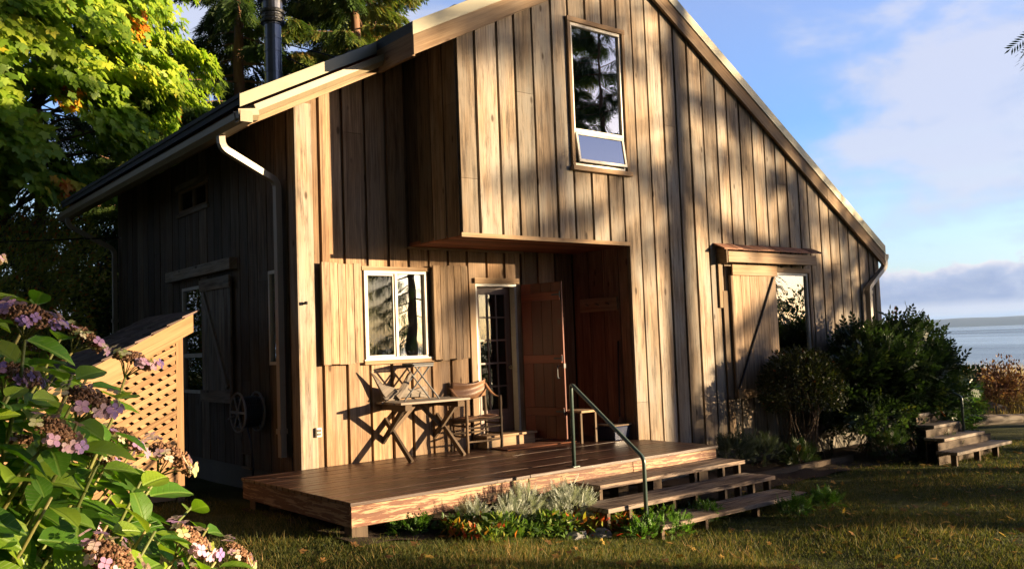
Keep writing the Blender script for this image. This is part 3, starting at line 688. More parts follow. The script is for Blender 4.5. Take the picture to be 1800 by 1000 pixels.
# window under the hood, with its sliding plank shutter
x0, x1, z0, z1 = W2
m = MB(); frame(m, x0, x1, z0, z1, .04, -.012, .05); m.box(6.0, 6.035, -.01, .05, z0+.04, z1-.04, 'z')
w2 = m.build('picture_window', 'window_frame_paint', cabin, bevel=.003)
m = MB(); m.box(x0-.02, x1+.03, -.04, -.004, z1+.002, z1+.075, 'x', .7); m.box(x1+.002, x1+.05, -.035, -.004, z0, z1, 'z', .5); m.box(x0-.02, x1+.07, -.07, -.004, z0-.05, z0-.002, 'x', .5); m.build('casing', 'trim_wood', w2)
pane('pane', 6.035, x1-.035, z0+.035, z1-.035, .02, w2); pane('pane', x0+.035, 6.0, z0+.035, z1-.035, .02, w2)
room_back(w2, x0-.4, x1+.4, 0.2, 2.6, 1.6)
m = MB(); sx0, sx1, sz0, sz1 = 4.86, 5.955, .42, 2.235
for i in range(5):
    w = (sx1-sx0)/5; m.box(sx0+i*w+.0015, sx0+(i+1)*w-.0015, -.075, -.048, sz0, sz1, 'z', random.uniform(.4, .85))
m.box(sx0-.02, sx0-.004, -.075, -.03, sz0, sz1, 'z', .1)
sh = m.build('sliding_shutter', 'shutter_wood', cabin, bevel=.002)
m = MB(); m.box(sx0-.01, sx1+.01, -.105, -.077, sz1-.005, sz1+.155, 'x', .9); m.build('ledge', 'trim_wood', sh, bevel=.004); m = MB(); m.box(sx0-.01, sx1+.01, -.105, -.077, sz0-.02, sz0+.12, 'x', .6); m.build('ledge', 'trim_wood', sh, bevel=.004)
m = MB(); m.tube([(sx1-.08, -.09, sz1-.02), (sx0+.02, -.09, sz0+.13)], .016, 8); m.build('brace_rod', 'black_iron', sh)
m = MB(); m.box(4.70, 4.84, -.03, -.004, -.1, 2.0, 'z', .05); m.box(4.62, 4.69, -.03, -.004, 1.75, 2.4, 'z', .5); m.build('side_batten', 'trim_wood', cabin)
m = MB()
m.box(4.66, 6.93, -.19, -.165, 2.415, 2.575, 'x', .85); m.box(4.66, 6.93, -.163, -.004, 2.43, 2.46, 'x', .4)
m.box(4.62, 4.655, -.185, -.004, 2.40, 2.62, 'y', .05)
hood = m.build('window_hood', 'trim_wood', cabin, bevel=.005)
m = MB(); x = 4.56
while x < 6.98:
    w = random.uniform(.11, .19); za = 2.60+random.uniform(-.006, .008)
    m.hexa([(x, -.205, za), (x+w-.004, -.205, za), (x+w-.004, -.004, za+.09), (x, -.004, za+.09), (x, -.205, za+.02), (x+w-.004, -.205, za+.02), (x+w-.004, -.004, za+.11), (x, -.004, za+.11)], (0, 1, .5), random.random()); x += w
m.build('shakes', 'red_shake', hood)
# side wall windows
def sframe(m, y0, y1, z0, z1, w, xa, xb):
    m.box(xa, xb, y0, y1, z1-w, z1, 'y'); m.box(xa, xb, y0, y1, z0, z0+w, 'y'); m.box(xa, xb, y0, y0+w, z0+w, z1-w); m.box(xa, xb, y1-w, y1, z0+w, z1-w)
for (y0, y1, z0, z1), w, mid, nm in ((W4, .045, 1.34, 'sash_window'), (W5, .04, None, 'narrow_window'), (W6, .03, None, 'high_window')):
    m = MB(); sframe(m, y0, y1, z0, z1, w, XL-.02, XL+.05)
    if mid: m.box(XL-.015, XL+.045, y0+w, y1-w, mid-.03, mid+.03, 'y')
    if nm == 'high_window': m.box(XL-.015, XL+.045, 4.5, 4.54, z0+w, z1-w)
    ww = m.build(nm, 'window_frame_paint' if nm != 'high_window' else 'trim_wood', cabin)
    m = MB(); m.box(XL+.01, XL+.015, y0+.02, y1-.02, z0+.02, z1-.02); m.build('pane', 'window_glass', ww)
    m = MB(); m.box(XL+.5, XL+.52, y0-.2, y1+.2, z0-.2, z1+.2); m.build('room_lining', 'interior_dark', ww)
m = MB(); m.box(XL-.05, XL-.004, 3.92, 5.2, 3.80, 3.88, 'y', .5); m.box(XL-.03, XL-.004, 3.92, 5.2, 3.40, 3.455, 'y', .5)
m.box(XL-.11, XL-.004, 2.95, 5.5, 2.45, 2.60, 'y', .7)
m.build('lintel_board', 'siding_wood', cabin)
m = MB()
for i in range(5): m.box(XL-.065, XL-.04, 3.06+.21*i, 3.06+.21*(i+1)-.003, .78, 2.36, 'z', random.uniform(.2, .6))
s2 = m.build('sliding_shutter', 'siding_wood', cabin); m = MB()
m.box(XL-.09, XL-.067, 3.04, 4.13, .70, .86, 'y', .5); m.build('ledge', 'siding_wood', s2); m = MB(); m.box(XL-.09, XL-.067, 3.04, 4.13, 2.22, 2.38, 'y', .5); m.build('ledge', 'siding_wood', s2); m = MB(); m.beam((XL-.08, 3.15, .9), (XL-.08, 4.0, 2.2), .03, .07); m.build('brace', 'siding_wood', s2)
m = MB(); m.box(XL-.02, XL+.01, 2.60, 2.88, -.12, -.095, 'y'); m.box(XL-.02, XL+.01, 2.60, 2.88, .06, .08, 'y')
m.box(XL+.02, XL+.03, 2.62, 2.86, -.1, .06); m.build('wall_vent', 'siding_wood', cabin)

# entry: jambs, french door, storm door, step
m = MB(); y = D2
m.box(DO[0]-.001, DO[0]+.035, y-.01, y+.16, DO[2], DO[3], 'z'); m.box(DO[1]-.035, DO[1]+.001, y-.01, y+.16, DO[2], DO[3], 'z'); m.box(DO[0]+.035, DO[1]-.035, y-.008, y+.16, DO[3]-.035, DO[3], 'x')
jm = m.build('door_frame', 'window_frame_paint', cabin)
m = MB(); m.box(DO[0]-.01, DO[1]+.05, y-.04, y-.004, DO[3]+.002, DO[3]+.075, 'x', .8); m.box(DO[0]-.1, DO[0]-.004, y-.035, y-.004, .0, DO[3], 'z', .75)
m.box(DO[0]+.03, DO[1]-.03, y-.02, y+.2, DO[2]-.03, DO[2], 'x', .5); m.build('casing', 'trim_wood', jm)
m = MB(); a, b, z0, z1, yd = DO[0]+.037, DO[1]-.037, DO[2]+.003, DO[3]-.037, y+.09
frame(m, a, b, z0, z1, .10, yd, yd+.035); m.box(a+.1, b-.1, yd, yd+.035, z0+.1, z0+.30, 'x')
for i in (1, 2): xx = a+.1+(b-a-.2)*i/3; m.box(xx-.011, xx+.011, yd+.003, yd+.032, z0+.3, z1-.1, 'z')
for j in range(1, 5): zz = z0+.3+(z1-z0-.4)*j/5; m.box(a+.1, b-.1, yd+.005, yd+.030, zz-.011, zz+.011, 'x')
fd = m.build('french_door', 'brown_door_wood', cabin); pane('pane', a+.1, b-.1, z0+.3, z1-.1, yd+.016, fd, 'screened_glass')
m = MB(); m.tube([(b-.05, yd-.03, 1.02), (b-.05, yd, 1.02)], .018, 10); m.tube([(b-.05, yd-.045, 1.02), (b-.05, yd-.03, 1.02)], .026, 12); m.build('handle', 'brass', fd)
room_back(fd, .6, 2.3, 0, 2.5, y+1.5)
# red plank storm door swung open
H0 = Vector((1.775, D2-.03, .055)); H1 = Vector((1.935, .475, .055)); dv_ = (H1-H0); LW = dv_.length; dv_.normalize(); nrm = Vector((-dv_.y, dv_.x, 0))
if nrm.x > 0: nrm = -nrm
m = MB(); npl = 4; zt_ = 2.14
for i in range(npl):
    a, b = H0+dv_*(LW*i/npl+.002), H0+dv_*(LW*(i+1)/npl-.002)
    m.hexa([a, b, b-nrm*.028, a-nrm*.028]+[p+Vector((0, 0, zt_-.055)) for p in (a, b, b-nrm*.028, a-nrm*.028)], (0, 0, 1))
sd_ = m.build('storm_door', 'red_door_wood', cabin, bevel=.002)
for z in (.36, 1.06, 1.90):
    m = MB(); a, b = H0+dv_*.02+nrm*.001, H0+dv_*(LW-.02)+nrm*.001; a.z = b.z = z
    m.hexa([a, b, b+nrm*.025, a+nrm*.025]+[p+Vector((0, 0, .11)) for p in (a, b, b+nrm*.025, a+nrm*.025)], dv_)
    m.build('ledge', 'red_door_wood', sd_, bevel=.003)
for z in (.40, 1.10, 1.95):
    m = MB(); a = H0+dv_*(LW-.14)+nrm*.032; b = H0+dv_*(LW-.01)+nrm*.032; a.z = b.z = z+.02
    m.beam(a, b, .006, .022); m.tube([b+Vector((0, 0, -.04)), b+Vector((0, 0, .04))], .009, 8); m.build('hinge', 'grey_metal', sd_)
m = MB(); c = H0+dv_*(LW-.07)+nrm*.01; c.z = .86; m.tube(round_path([c, c+nrm*.05, c+nrm*.05+Vector((0, 0, .16)), c+Vector((0, 0, .16))], .03), .008, 8); m.build('handle', 'grey_metal', sd_)
m = MB(); c = H0+dv_*(LW+.004); c.z = 1.02; m.box(c.x-.02, c.x+.014, c.y-.012, c.y+.004, .99, 1.05); m.build('latch', 'grey_metal', sd_)
m = MB(); m.box(.93, 1.74, .90, D2-.05, .002, .135, 'x', .8); m.box(.91, 1.76, .87, D2-.045, .137, .165, 'x', .9); m.build('doorstep', 'trim_wood', cabin, bevel=.004)
# fittings on the walls
m = MB(); m.box(-1.36, -1.285, D2-.06, D2-.005, .35, .46); m.build('outlet', 'ivory_plastic', cabin, bevel=.008)
m = MB()
for z in (.385, .425): m.box(-1.345, -1.30, D2-.066, D2-.0605, z-.014, z+.014)
m.build('outlet_cover', 'concrete', cabin)
m = MB(); m.tube([(-1.455, D2-.07, 1.89), (-1.455, D2-.02, 1.89)], .014, 8); m.tube([(-1.455, D2-.07, 1.875), (-1.455, D2-.07, 1.91)], .02, 8); m.build('hook', 'black_iron', cabin)
m = MB(); m.box(XB-.03, XB-.004, .27, 1.0, 1.74, 1.93, 'y', .6)
pr_ = m.build('peg_rail', 'trim_wood', cabin)
for yy in (.42, .63, .84):
    m = MB(); m.tube([(XB-.03, yy, 1.83), (XB-.09, yy, 1.85)], [.012, .016], 8); m.build('peg', 'trim_wood', pr_)
settle(cabin)
# ---------------------------------------------------------------- deck, steps, rail
PD = 1.265; DX0, DX1 = -2.217, 2.817
deck = thing('deck', 'low brown board deck with peeling paint along the cabin front', 'deck', (0, 0, -.5))
m = MB(); y = -PD-.025; i = 0
while y < D2-.02:
    y1 = min(y+.138, D2); xr = DX1+.02 if y1 <= 0.01 else XB-.006; xl = DX0-.02
    cuts = [xl]+([random.uniform(-.5, 1.5)] if random.random() < .6 else [])+[xr]
    if i == 0: cuts = [xl, -.175, xr]
    for a, b in zip(cuts[:-1], cuts[1:]): m.box(a+.001, b-.002, y+.004, y1-.004, -.036, random.uniform(-.003, .002), 'x', random.gauss(.5, .2))
    y = y1+.001; i += 1
m.build('deck_boards', 'deck_board_wood', deck, bevel=.004)
m = MB(); m.box(DX0, -.19, -PD, -PD+.035, -.225, -.038, 'x', .7); m.build('fascia', 'deck_fascia_wood', deck, bevel=.003)
m = MB(); m.box(-.17, 1.35, -PD+.004, -PD+.035, -.215, -.038, 'x', .5); m.box(1.353, DX1, -PD+.001, -PD+.035, -.19, -.038, 'x', .9); m.build('fascia', 'deck_fascia_wood', deck, bevel=.003)
m = MB(); m.box(DX0, DX0+.035, -PD+.037, D2, -.225, -.038, 'y', .4); m.build('fascia', 'deck_fascia_wood', deck, bevel=.003)
m = MB(); m.box(DX1-.035, DX1, -PD+.037, -.03, -.19, -.038, 'y', .5); m.build('fascia', 'deck_fascia_wood', deck, bevel=.003)
for px_, py_ in ((DX0+.03, -PD+.05), (DX0+.03, .9), (-.3, -PD+.1), (1.2, -PD+.1), (2.6, -PD+.1), (.5, .2), (-1.3, .2), (2.6, -.4)):
    m = MB(); m.box(px_, px_+.16, py_, py_+.14, float(ground_z(px_, py_))-.1, -.226, 'z', .4); m.build('post', 'old_furniture_wood', deck)
m = MB()
for yy in (-.6, 0.0, .6): m.box(DX0+.04, DX1-.04, yy, yy+.04, -.20, -.037, 'x', .2)
m.build('joists', 'old_furniture_wood', deck)
settle(deck)
def steps(name, label, x_rng, y0, z0, run, rise, n, xs, thick=.045, closed=False, tm='tread_wood'):
    st = thing(name, label, 'steps', (x_rng[0][1], y0, z0-rise*n))
    for k in range(1, n+1):
        xa, xb = x_rng[k-1]; yb = y0-run*(k-1)+.02; ya = y0-run*k; zt_ = z0-rise*k; m = MB(); ym = (ya+yb)/2+.01
        m.box(xa, xb, ya, ym-.004, zt_-thick, zt_, 'x', random.uniform(.5, .9)); m.box(xa+.01, xb-.01, ym+.004, yb, zt_-thick, zt_-.003, 'x', random.uniform(.4, .8))
        m.build('tread', tm, st, bevel=.005)
    for k in range(1, n+1):
        zt_ = z0-rise*k-thick-.002
        for xx in xs:
            if xx > x_rng[k-1][1] or xx < x_rng[k-1][0]: continue
            gz = float(ground_z(xx, y0-run*k))-.05
            m = MB(); m.box(xx, xx+.04, y0-run*k+.04, y0-run*k+.12, gz, zt_, 'z', .5); m.build('support', 'old_furniture_wood', st)
    if closed:
        m = MB()
        for k in range(0, n): m.box(x_rng[k][0]+.05, x_rng[k][1]-.05, y0-run*k-.002, y0-run*k+.02, float(ground_z(7, -2))-.03, z0-rise*k-thick-.003 if k else z0-.05, 'x', .2)
        m.build('risers', 'old_furniture_wood', st)
    settle(st); return st
steps('porch_steps', 'wide weathered wooden steps below the front deck beside the green handrail', [(.42, 2.83), (.115, 2.83), (.42, 2.83)], -PD+.0, 0, .416, .147, 3, (.45, .14, 1.1, 1.95, 2.45, 2.75))
m = MB(); hx = .499
# handrail
def handrail(name, label, hx, y0, y1, z0, z1, zt_, zg_, z_low):
    h = thing(name, label, 'handrail', (hx, y1, zg_))
    m = MB(); p = [(hx, y0, z0), (hx, y0, zt_), (hx, y1, z_low), (hx, y1, zg_-.1)]
    pp = round_path(p, .05, 5); m.tube(pp, .021, 12); m.build('rail', 'rail_paint', h, smooth=True)
    m = MB(); m.box(hx-.045, hx+.045, y0-.045, y0+.045, z0, z0+.008); m.build('foot_plate', 'rail_paint', h)
    settle(h); return h
handrail('handrail', 'green metal pipe handrail rising from the lawn to the front deck', hx, -PD+.05, -2.234, 0, 0, .885, -.60, .165)
# second landing and steps at the far end
ld = thing('landing', 'small grey landing board behind the top of the far steps', 'landing', (7.6, -1.3, -.6))
m = MB(); y = -1.52
while y < -1.15: m.box(7.3, 8.02, y+.003, y+.137, -.005, .038+random.uniform(-.003, .002), 'x'); y += .14
m.build('landing_boards', 'driftwood_grey', ld, bevel=.004)
m = MB(); m.box(7.33, 8.0, -1.50, -1.46, -.6, -.007, 'x', .3); m.build('fascia', 'old_furniture_wood', ld)
settle(ld)
steps('porch_steps', 'grey timber steps in shade at the far right end of the cabin', [(7.2, 8.05), (6.9, 8.2), (6.65, 8.42)], -1.52, .04, .29, .15, 3, (6.7, 7.4, 8.0), closed=True, tm='driftwood_grey')
handrail('handrail', 'dark pipe handrail on the shaded far steps', 8.02, -.75, -1.86, 0, 0, .80, -.66, .26)

# ---------------------------------------------------------------- furniture on the deck
def beamx(m, p, q, w=.05, h=.03, side=(1, 0, 0), tint=None): m.beam(p, q, w, h, side, tint)
tb = thing('trestle_table', 'rustic wooden table on crossed legs under the slider window', 'table', (-.05, 1, 0))
m = MB(); ys_ = [.58, .72, .87, 1.01, 1.15, 1.29, 1.43]
for a, b in zip(ys_[:-1], ys_[1:]): m.box(-.53+random.uniform(-.02, .02), .46+random.uniform(-.02, .02), a+.003, b-.003, .672, .70+random.uniform(-.003, .002), 'x', random.uniform(.5, 1))
m.build('tabletop', 'driftwood_grey', tb, bevel=.004)
for lx in (-.42, .33):
    for a, b in (((.60), 1.36), (1.42, .68)):
        m = MB(); dx = .02 if a < 1 else -.02; m.beam((lx+dx, a, -.0), (lx+dx, b, .63), .06, .038, (1, 0, 0)); m.build('leg', 'old_furniture_wood', tb, bevel=.003)
    m = MB(); m.box(lx-.045, lx+.045, .60, 1.42, .60, .668, 'y', .4); m.build('cleat', 'old_furniture_wood', tb)
for sx, ex in ((-.40, -.06), (.31, -.03)):
    m = MB(); m.beam((sx, 1.01, .34), (ex, 1.01, .655), .045, .03, (0, 1, 0)); m.build('brace', 'old_furniture_wood', tb)
settle(tb)
fs = thing('folding_stool', 'small folding metal stool standing on the wooden table', 'stool', (-.09, .92, .70))
m = MB(); m.box(-.225, .09, .80, 1.04, 1.128, 1.145, 'x'); m.box(-.21, .075, .79, .80, 1.10, 1.128, 'x'); m.box(-.21, .075, 1.04, 1.05, 1.10, 1.128, 'x'); m.build('seat', 'grey_metal', fs, bevel=.006)
for yy in (.815, 1.025):
    for a, b in ((-.34, .06), (.15, -.20)):
        m = MB(); m.tube([(a, yy+(.008 if a < 0 else -.008), .703), (b, yy+(.008 if a < 0 else -.008), 1.125)], .0105, 8); m.build('leg', 'grey_metal', fs)
settle(fs)
# driftwood piece
dw = MB()
def chunk(path, rad, seed, n=9):
    r2 = random.Random(seed); base = len(dw.v); dw.tube(path, rad, n)
    for k in range(base, len(dw.v)): dw.v[k] = dw.v[k]+Vector((r2.uniform(-1, 1), r2.uniform(-1, 1), r2.uniform(-1, 1)))*.011
chunk([(-.50, 1.02, .735), (-.36, 1.02, .79), (-.20, 1.04, .80), (0, 1.10, .765), (.2, 1.18, .75), (.40, 1.22, .745)], [.025, .055, .062, .045, .04, .02], 1)
chunk([(-.34, 1.0, .74), (-.24, 1.0, .83), (-.18, 1.0, .93), (-.14, 1.0, 1.0), (-.12, 1.0, 1.03)], [.05, .055, .03, .022, .012], 2)
chunk([(-.05, 1.12, .78), (.1, 1.14, .80), (.22, 1.2, .83), (.3, 1.22, .80)], [.03, .035, .03, .012], 3)
dw.poly([(-.68, 1.02, 1.08), (-.60, 1.01, 1.00), (-.50, 1.01, .90), (-.36, 1.0, .86), (-.30, 1.0, .80), (-.36, 1.0, .712), (-.46, 1.0, .712), (-.52, 1.01, .80), (-.60, 1.02, .95),
         (-.68, 1.04, 1.08), (-.60, 1.05, 1.00), (-.50, 1.05, .90), (-.36, 1.07, .86), (-.30, 1.07, .80), (-.36, 1.07, .712), (-.46, 1.06, .712), (-.52, 1.06, .80), (-.60, 1.05, .95)],
        [tuple(range(8, -1, -1)), tuple(range(9, 18))]+[(i, (i+1) % 9, 9+(i+1) % 9, 9+i) for i in range(9)], (1, 0, .6), .4)
tag(dw.build('driftwood', 'driftwood_grey', bevel=0), 'twisted grey driftwood lying on the wooden table behind the stool', 'driftwood')
# sling chair
chx = thing('sling_chair', 'rustic stick armchair with brown leather sling beside the door', 'chair', (.81, 1.05, 0))
PO = {'fl': (.545, .79, .665), 'fr': (1.085, .79, .685), 'bl': (.52, 1.10, .87), 'br': (1.08, 1.10, .90)}
for k, (x, y, h) in PO.items():
    m = MB(); n_ = 7; m.tube([(x+.004*sin(i*2.1), y+.004*cos(i*1.7)+(.03*(i/n_)**2 if k[0] == 'b' else 0), h*i/n_) for i in range(n_+1)], [.022-.003*(i % 2) for i in range(n_+1)], 8); m.build('leg' if k[0] == 'f' else 'back_post', 'old_furniture_wood', chx, smooth=True)
def rung(a, b, z, r=.011):
    m = MB(); p = Vector((PO[a][0], PO[a][1], z)); q = Vector((PO[b][0], PO[b][1], z)); m.tube([p, (p+q)/2+Vector((0, 0, -.006)), q], [r, r*1.2, r], 8); m.build('rung', 'old_furniture_wood', chx)
for z in (.13, .30, .40): rung('fl', 'fr', z)
for z in (.20, .33, .40): rung('fl', 'bl', z); rung('fr', 'br', z)
for z in (.22, .36): rung('bl', 'br', z)
def sling(name, rows, cols, fn, mat='leather', th=.006):
    m = MB(); V_ = [fn(i/rows, j/cols) for i in range(rows+1) for j in range(cols+1)]
    m.poly(V_, [(i*(cols+1)+j, i*(cols+1)+j+1, (i+1)*(cols+1)+j+1, (i+1)*(cols+1)+j) for i in range(rows) for j in range(cols)], (1, 0, 0), .5)
    o = m.build(name, mat, chx, smooth=True); s_ = o.modifiers.new('thickness', 'SOLIDIFY'); s_.thickness = th
    return o
# back band hangs between the back posts in soft folds
sling('back_sling', 10, 14, lambda u, v: (.525+.55*v, 1.085-.05*sin(pi*v)-.012*sin(u*9+v*3), .875-.21*u-.035*sin(pi*v)*(1-u*.3)+.014*v))
sling('seat_sling', 10, 10, lambda u, v: (.55+.53*v, .80+.29*u, .425-.05*sin(pi*u)*sin(pi*v)-.008*sin(v*11)))
for a, b in (('bl', 'fl'), ('br', 'fr')):
    p, q = Vector(PO[a]), Vector(PO[b]); q.z -= .02; p.z -= .06; m = MB()
    pts = [p.lerp(q, k/8)-Vector((0, 0, .05*sin(pi*k/8))) for k in range(9)]; m.sweep(pts, [(-.022, -.003), (.022, -.003), (.022, .003), (-.022, .003)]); m.build('arm_strap', 'leather', chx, smooth=True)
settle(chx)
# shoes of the porch: mat, bench, bin, broom
m = MB(); V_ = []
m.box(.95, 2.15, .50, .88, .003, .016, 'x'); tag(m.build('doormat', 'mat_fibre', bevel=.004), 'reddish brown fibre doormat in front of the door', 'mat')
bn = thing('plank_bench', 'small plank bench behind the open red door', 'bench', (2.15, .5, 0))
m = MB(); m.box(1.99, 2.30, .24, .44, .40, .428, 'y', .95); m.box(1.99, 2.30, .443, .64, .40, .427, 'y', .8); m.build('seat', 'trim_wood', bn, bevel=.004)
for a_, b_ in ((2.0, .27), (2.26, .27), (2.0, .58), (2.26, .58)):
    m = MB(); m.box(a_, a_+.03, b_, b_+.03, 0.003, .398, 'z'); m.build('leg', 'old_furniture_wood', bn)
settle(bn)
bi = thing('storage_bin', 'dark blue plastic bin in the porch corner', 'bin', (2.6, .4, 0))
m = MB(); a_, b_, c_, d_ = 2.44, 2.76, .10, .52
m.hexa([(a_+.03, c_+.03, .004), (b_-.03, c_+.03, .004), (b_-.03, d_-.03, .004), (a_+.03, d_-.03, .004), (a_, c_, .19), (b_, c_, .19), (b_, d_, .19), (a_, d_, .19)]); m.build('body', 'blue_plastic', bi, bevel=.01)
m = MB(); m.box(a_-.012, b_+.012, c_-.012, d_+.012, .192, .212); m.build('lid', 'old_furniture_wood', bi, bevel=.004)
settle(bi)
br_ = thing('broom', 'dark handled broom leaning in the porch corner', 'broom', (2.72, .26, 0))
m = MB(); m.tube([(2.70, .25, .24), (2.765, .28, 1.32)], .013, 8); m.build('handle', 'black_iron', br_)
m = MB(); m.hexa([(2.62, .21, .218), (2.76, .21, .218), (2.76, .29, .218), (2.62, .29, .218), (2.67, .235, .30), (2.73, .235, .30), (2.73, .265, .30), (2.67, .265, .30)]); m.build('brush', 'mat_fibre', br_)
settle(br_)
# hose reel on the side wall
hr = thing('hose_reel', 'wall mounted grey hose reel with dark hose on the shaded side wall', 'hose reel', (XL-.02, 2.2, .3))
cxr, cyr, czr = XL-.20, 2.22, .63
def ring(m, x, r, th, n=28, nn=6):
    pts = [(x, cyr+r*cos(2*pi*k/n), czr+r*sin(2*pi*k/n)) for k in range(n+1)]; m.tube(pts, th, nn)
for nm, x in (('wheel', cxr-.12), ('wheel', cxr+.12)):
    m = MB(); ring(m, x, .235, .014)
    for k in range(6): a = k*pi/3; m.beam((x, cyr, czr), (x, cyr+.235*cos(a), czr+.235*sin(a)), .014, .03, (0, -sin(a), cos(a)))
    m.tube([(x-.01, cyr, czr), (x+.01, cyr, czr)], .05, 12); m.build(nm, 'reel_plastic', hr)
m = MB()
for k in range(9):
    for r in (.12, .15, .18): ring(m, cxr-.1+.025*k, r, .0125, 22, 5)
m.tube(round_path([(cxr-.05, cyr-.1, .47), (cxr-.06, cyr-.22, .3), (cxr-.02, cyr-.2, .0), (cxr, cyr-.1, -.25)], .08), .0125, 6); m.build('hose', 'hose_rubber', hr)
m = MB(); m.box(XL-.07, XL-.026, cyr-.12, cyr+.12, .45, .8); m.box(cxr-.13, XL-.07, cyr-.015, cyr+.015, .6, .66); m.tube([(cxr-.14, cyr+.05, .6), (cxr-.2, cyr+.12, .55)], .012, 8); m.build('bracket', 'reel_plastic', hr, bevel=.005)
settle(hr)

# ---------------------------------------------------------------- lattice wood shed
ws = thing('woodshed', 'lean-to woodshed with fresh cedar lattice and shake roof by the side wall', 'woodshed', (-3.4, 3, -.35))
SY, SX1, SX0 = 2.1, -2.51, -4.6; zs = lambda x: 1.66+.52*(x-SX1)     # underside of bargeboard
m = MB()
m.hexa([(SX0, SY-.035, zs(SX0)-.10), (SX1+.10, SY-.035, zs(SX1+.1)-.10), (SX1+.10, SY, zs(SX1+.1)-.10), (SX0, SY, zs(SX0)-.10), (SX0, SY-.035, zs(SX0)+.11), (SX1+.10, SY-.035, zs(SX1+.1)+.11), (SX1+.10, SY, zs(SX1+.1)+.11), (SX0, SY, zs(SX0)+.11)], (1, 0, .5), .8)
m.build('bargeboard', 'fresh_cedar', ws)
m = MB(); m.hexa([(SX0, SY+.003, zs(SX0)-.15), (SX1-.05, SY+.003, zs(SX1)-.15), (SX1-.05, SY+.03, zs(SX1)-.15), (SX0, SY+.03, zs(SX0)-.15), (SX0, SY+.003, zs(SX0)-.101), (SX1-.05, SY+.003, zs(SX1)-.101), (SX1-.05, SY+.03, zs(SX1)-.101), (SX0, SY+.03, zs(SX0)-.101)], (1, 0, .5), .6)
m.build('rail', 'fresh_cedar', ws)
for px_, py_ in ((SX1-.085, SY+.0), (SX0+.05, SY), (SX1-.085, 3.7), (SX0+.05, 3.7)):
    m = MB(); m.box(px_, px_+.085, py_+.033, py_+.12, -.5, zs(px_)-.02, 'z', .5); m.build('post', 'fresh_cedar', ws, bevel=.004)
# lattice: two crossing layers clipped to the panel
def clip(poly, f):
    o = []
    for i in range(len(poly)):
        a, b = poly[i], poly[(i+1) % len(poly)]; fa, fb = f(a), f(b)
        if fa >= 0: o.append(a)
        if (fa >= 0) != (fb >= 0): tt = fa/(fa-fb); o.append((a[0]+(b[0]-a[0])*tt, a[1]+(b[1]-a[1])*tt))
    return o
m = MB(); xa, xb, zbot = SX0+.1, SX1-.07, -.22
for layer, ang in ((0, radians(26)), (1, radians(-38))):
    dx, dz_ = cos(ang), sin(ang); k = -60
    while k < 60:
        c = k*.094; cx0, cz0 = -3-dz_*c, .6+dx*c; h = .0285
        q = [(cx0+dx*s1-dz_*s2, cz0+dz_*s1+dx*s2) for s1, s2 in ((-5, -h), (5, -h), (5, h), (-5, h))]
        for f in (lambda p: p[0]-xa, lambda p: xb-p[0], lambda p: p[1]-zbot, lambda p: zs(p[0])-.12-p[1]): q = clip(q, f) if len(q) > 2 else []
        if len(q) > 2:
            yb = SY+.034+layer*.0085; m.extrude([(p[0], yb, p[1]) for p in q], (0, .008, 0), (dx, 0, dz_), random.uniform(.4, .9))
        k += 1
m.build('lattice', 'fresh_cedar', ws)
m = MB(); m.box(SX0+.05, SX1-.09, SY+.06, SY+.08, -.30, -.20, 'x'); m.build('sill_board', 'fresh_cedar', ws)
m = MB(); nc = 13
for i in range(nc):
    x0 = SX0-.06+(SX1+.14-SX0+.06)*i/nc; x1 = SX0-.06+(SX1+.14-SX0+.06)*(i+1)/nc; y = SY-.07
    while y < 3.95:
        w = random.uniform(.12, .24); za, zb_ = zs(x0)+.115, zs(x1+.03)+.115
        m.hexa([(x0, y+.003, za), (x1+.03, y+.003, zb_), (x1+.03, y+w-.003, zb_), (x0, y+w-.003, za), (x0, y+.003, za+.035), (x1+.03, y+.003, zb_+.012), (x1+.03, y+w-.003, zb_+.012), (x0, y+w-.003, za+.035)], (1, 0, .5)); y += w
m.build('shake_roof', 'shake_wood', ws)
m = MB(); m.box(SX0+.1, SX1-.1, 3.75, 3.78, -.4, zs(SX0)+.05, 'x', .3)
m.hexa([(SX0, SY+.01, zs(SX0)+.085), (SX1+.1, SY+.01, zs(SX1+.1)+.085), (SX1+.1, 3.93, zs(SX1+.1)+.085), (SX0, 3.93, zs(SX0)+.085), (SX0, SY+.01, zs(SX0)+.112), (SX1+.1, SY+.01, zs(SX1+.1)+.112), (SX1+.1, 3.93, zs(SX1+.1)+.112), (SX0, 3.93, zs(SX0)+.112)], (0, 1, 0), .2)
m.build('roof_boarding', 'old_furniture_wood', ws)
settle(ws)
# overhead cable at the left
m = MB(); m.tube([(XL-.02, YB-.3, 3.45), (-5, 9.5, 3.32), (-9, 11, 3.5)], .012, 6); tag(m.build('cable', 'black_iron'), 'thin dark cable running left from the cabin side wall', 'cable')
# ---------------------------------------------------------------- foliage tools
def norm(a): return a/np.maximum(np.linalg.norm(a, axis=-1, keepdims=True), 1e-9)
def frames(ydir, nrm, roll=None):
    """rotation matrices whose columns are (side, along, normal)"""
    y = norm(ydir); x = norm(np.cross(y, nrm)); z = np.cross(x, y)
    return np.stack([x, y, z], -1)
def rand_dirs(n): return norm(rng.normal(size=(n, 3)))
def scatter(TV, TF, pos, R, sc, tint=None, tg=None):
    N, m = len(pos), len(TV)
    sc = np.asarray(sc, float); sc = sc[:, None, None] if sc.ndim == 1 else sc[:, None, :]
    V = np.einsum('nij,nmj->nmi', R, TV[None]*sc)+pos[:, None, :]
    F = (TF[None]+(np.arange(N)*m)[:, None, None]).reshape(-1, TF.shape[1])
    ti = np.repeat(tint if tint is not None else rng.random(N), m)
    return V.reshape(-1, 3), F, np.clip(ti, 0, 1), (np.tile(tg, (N, 1)) if tg is not None else None)
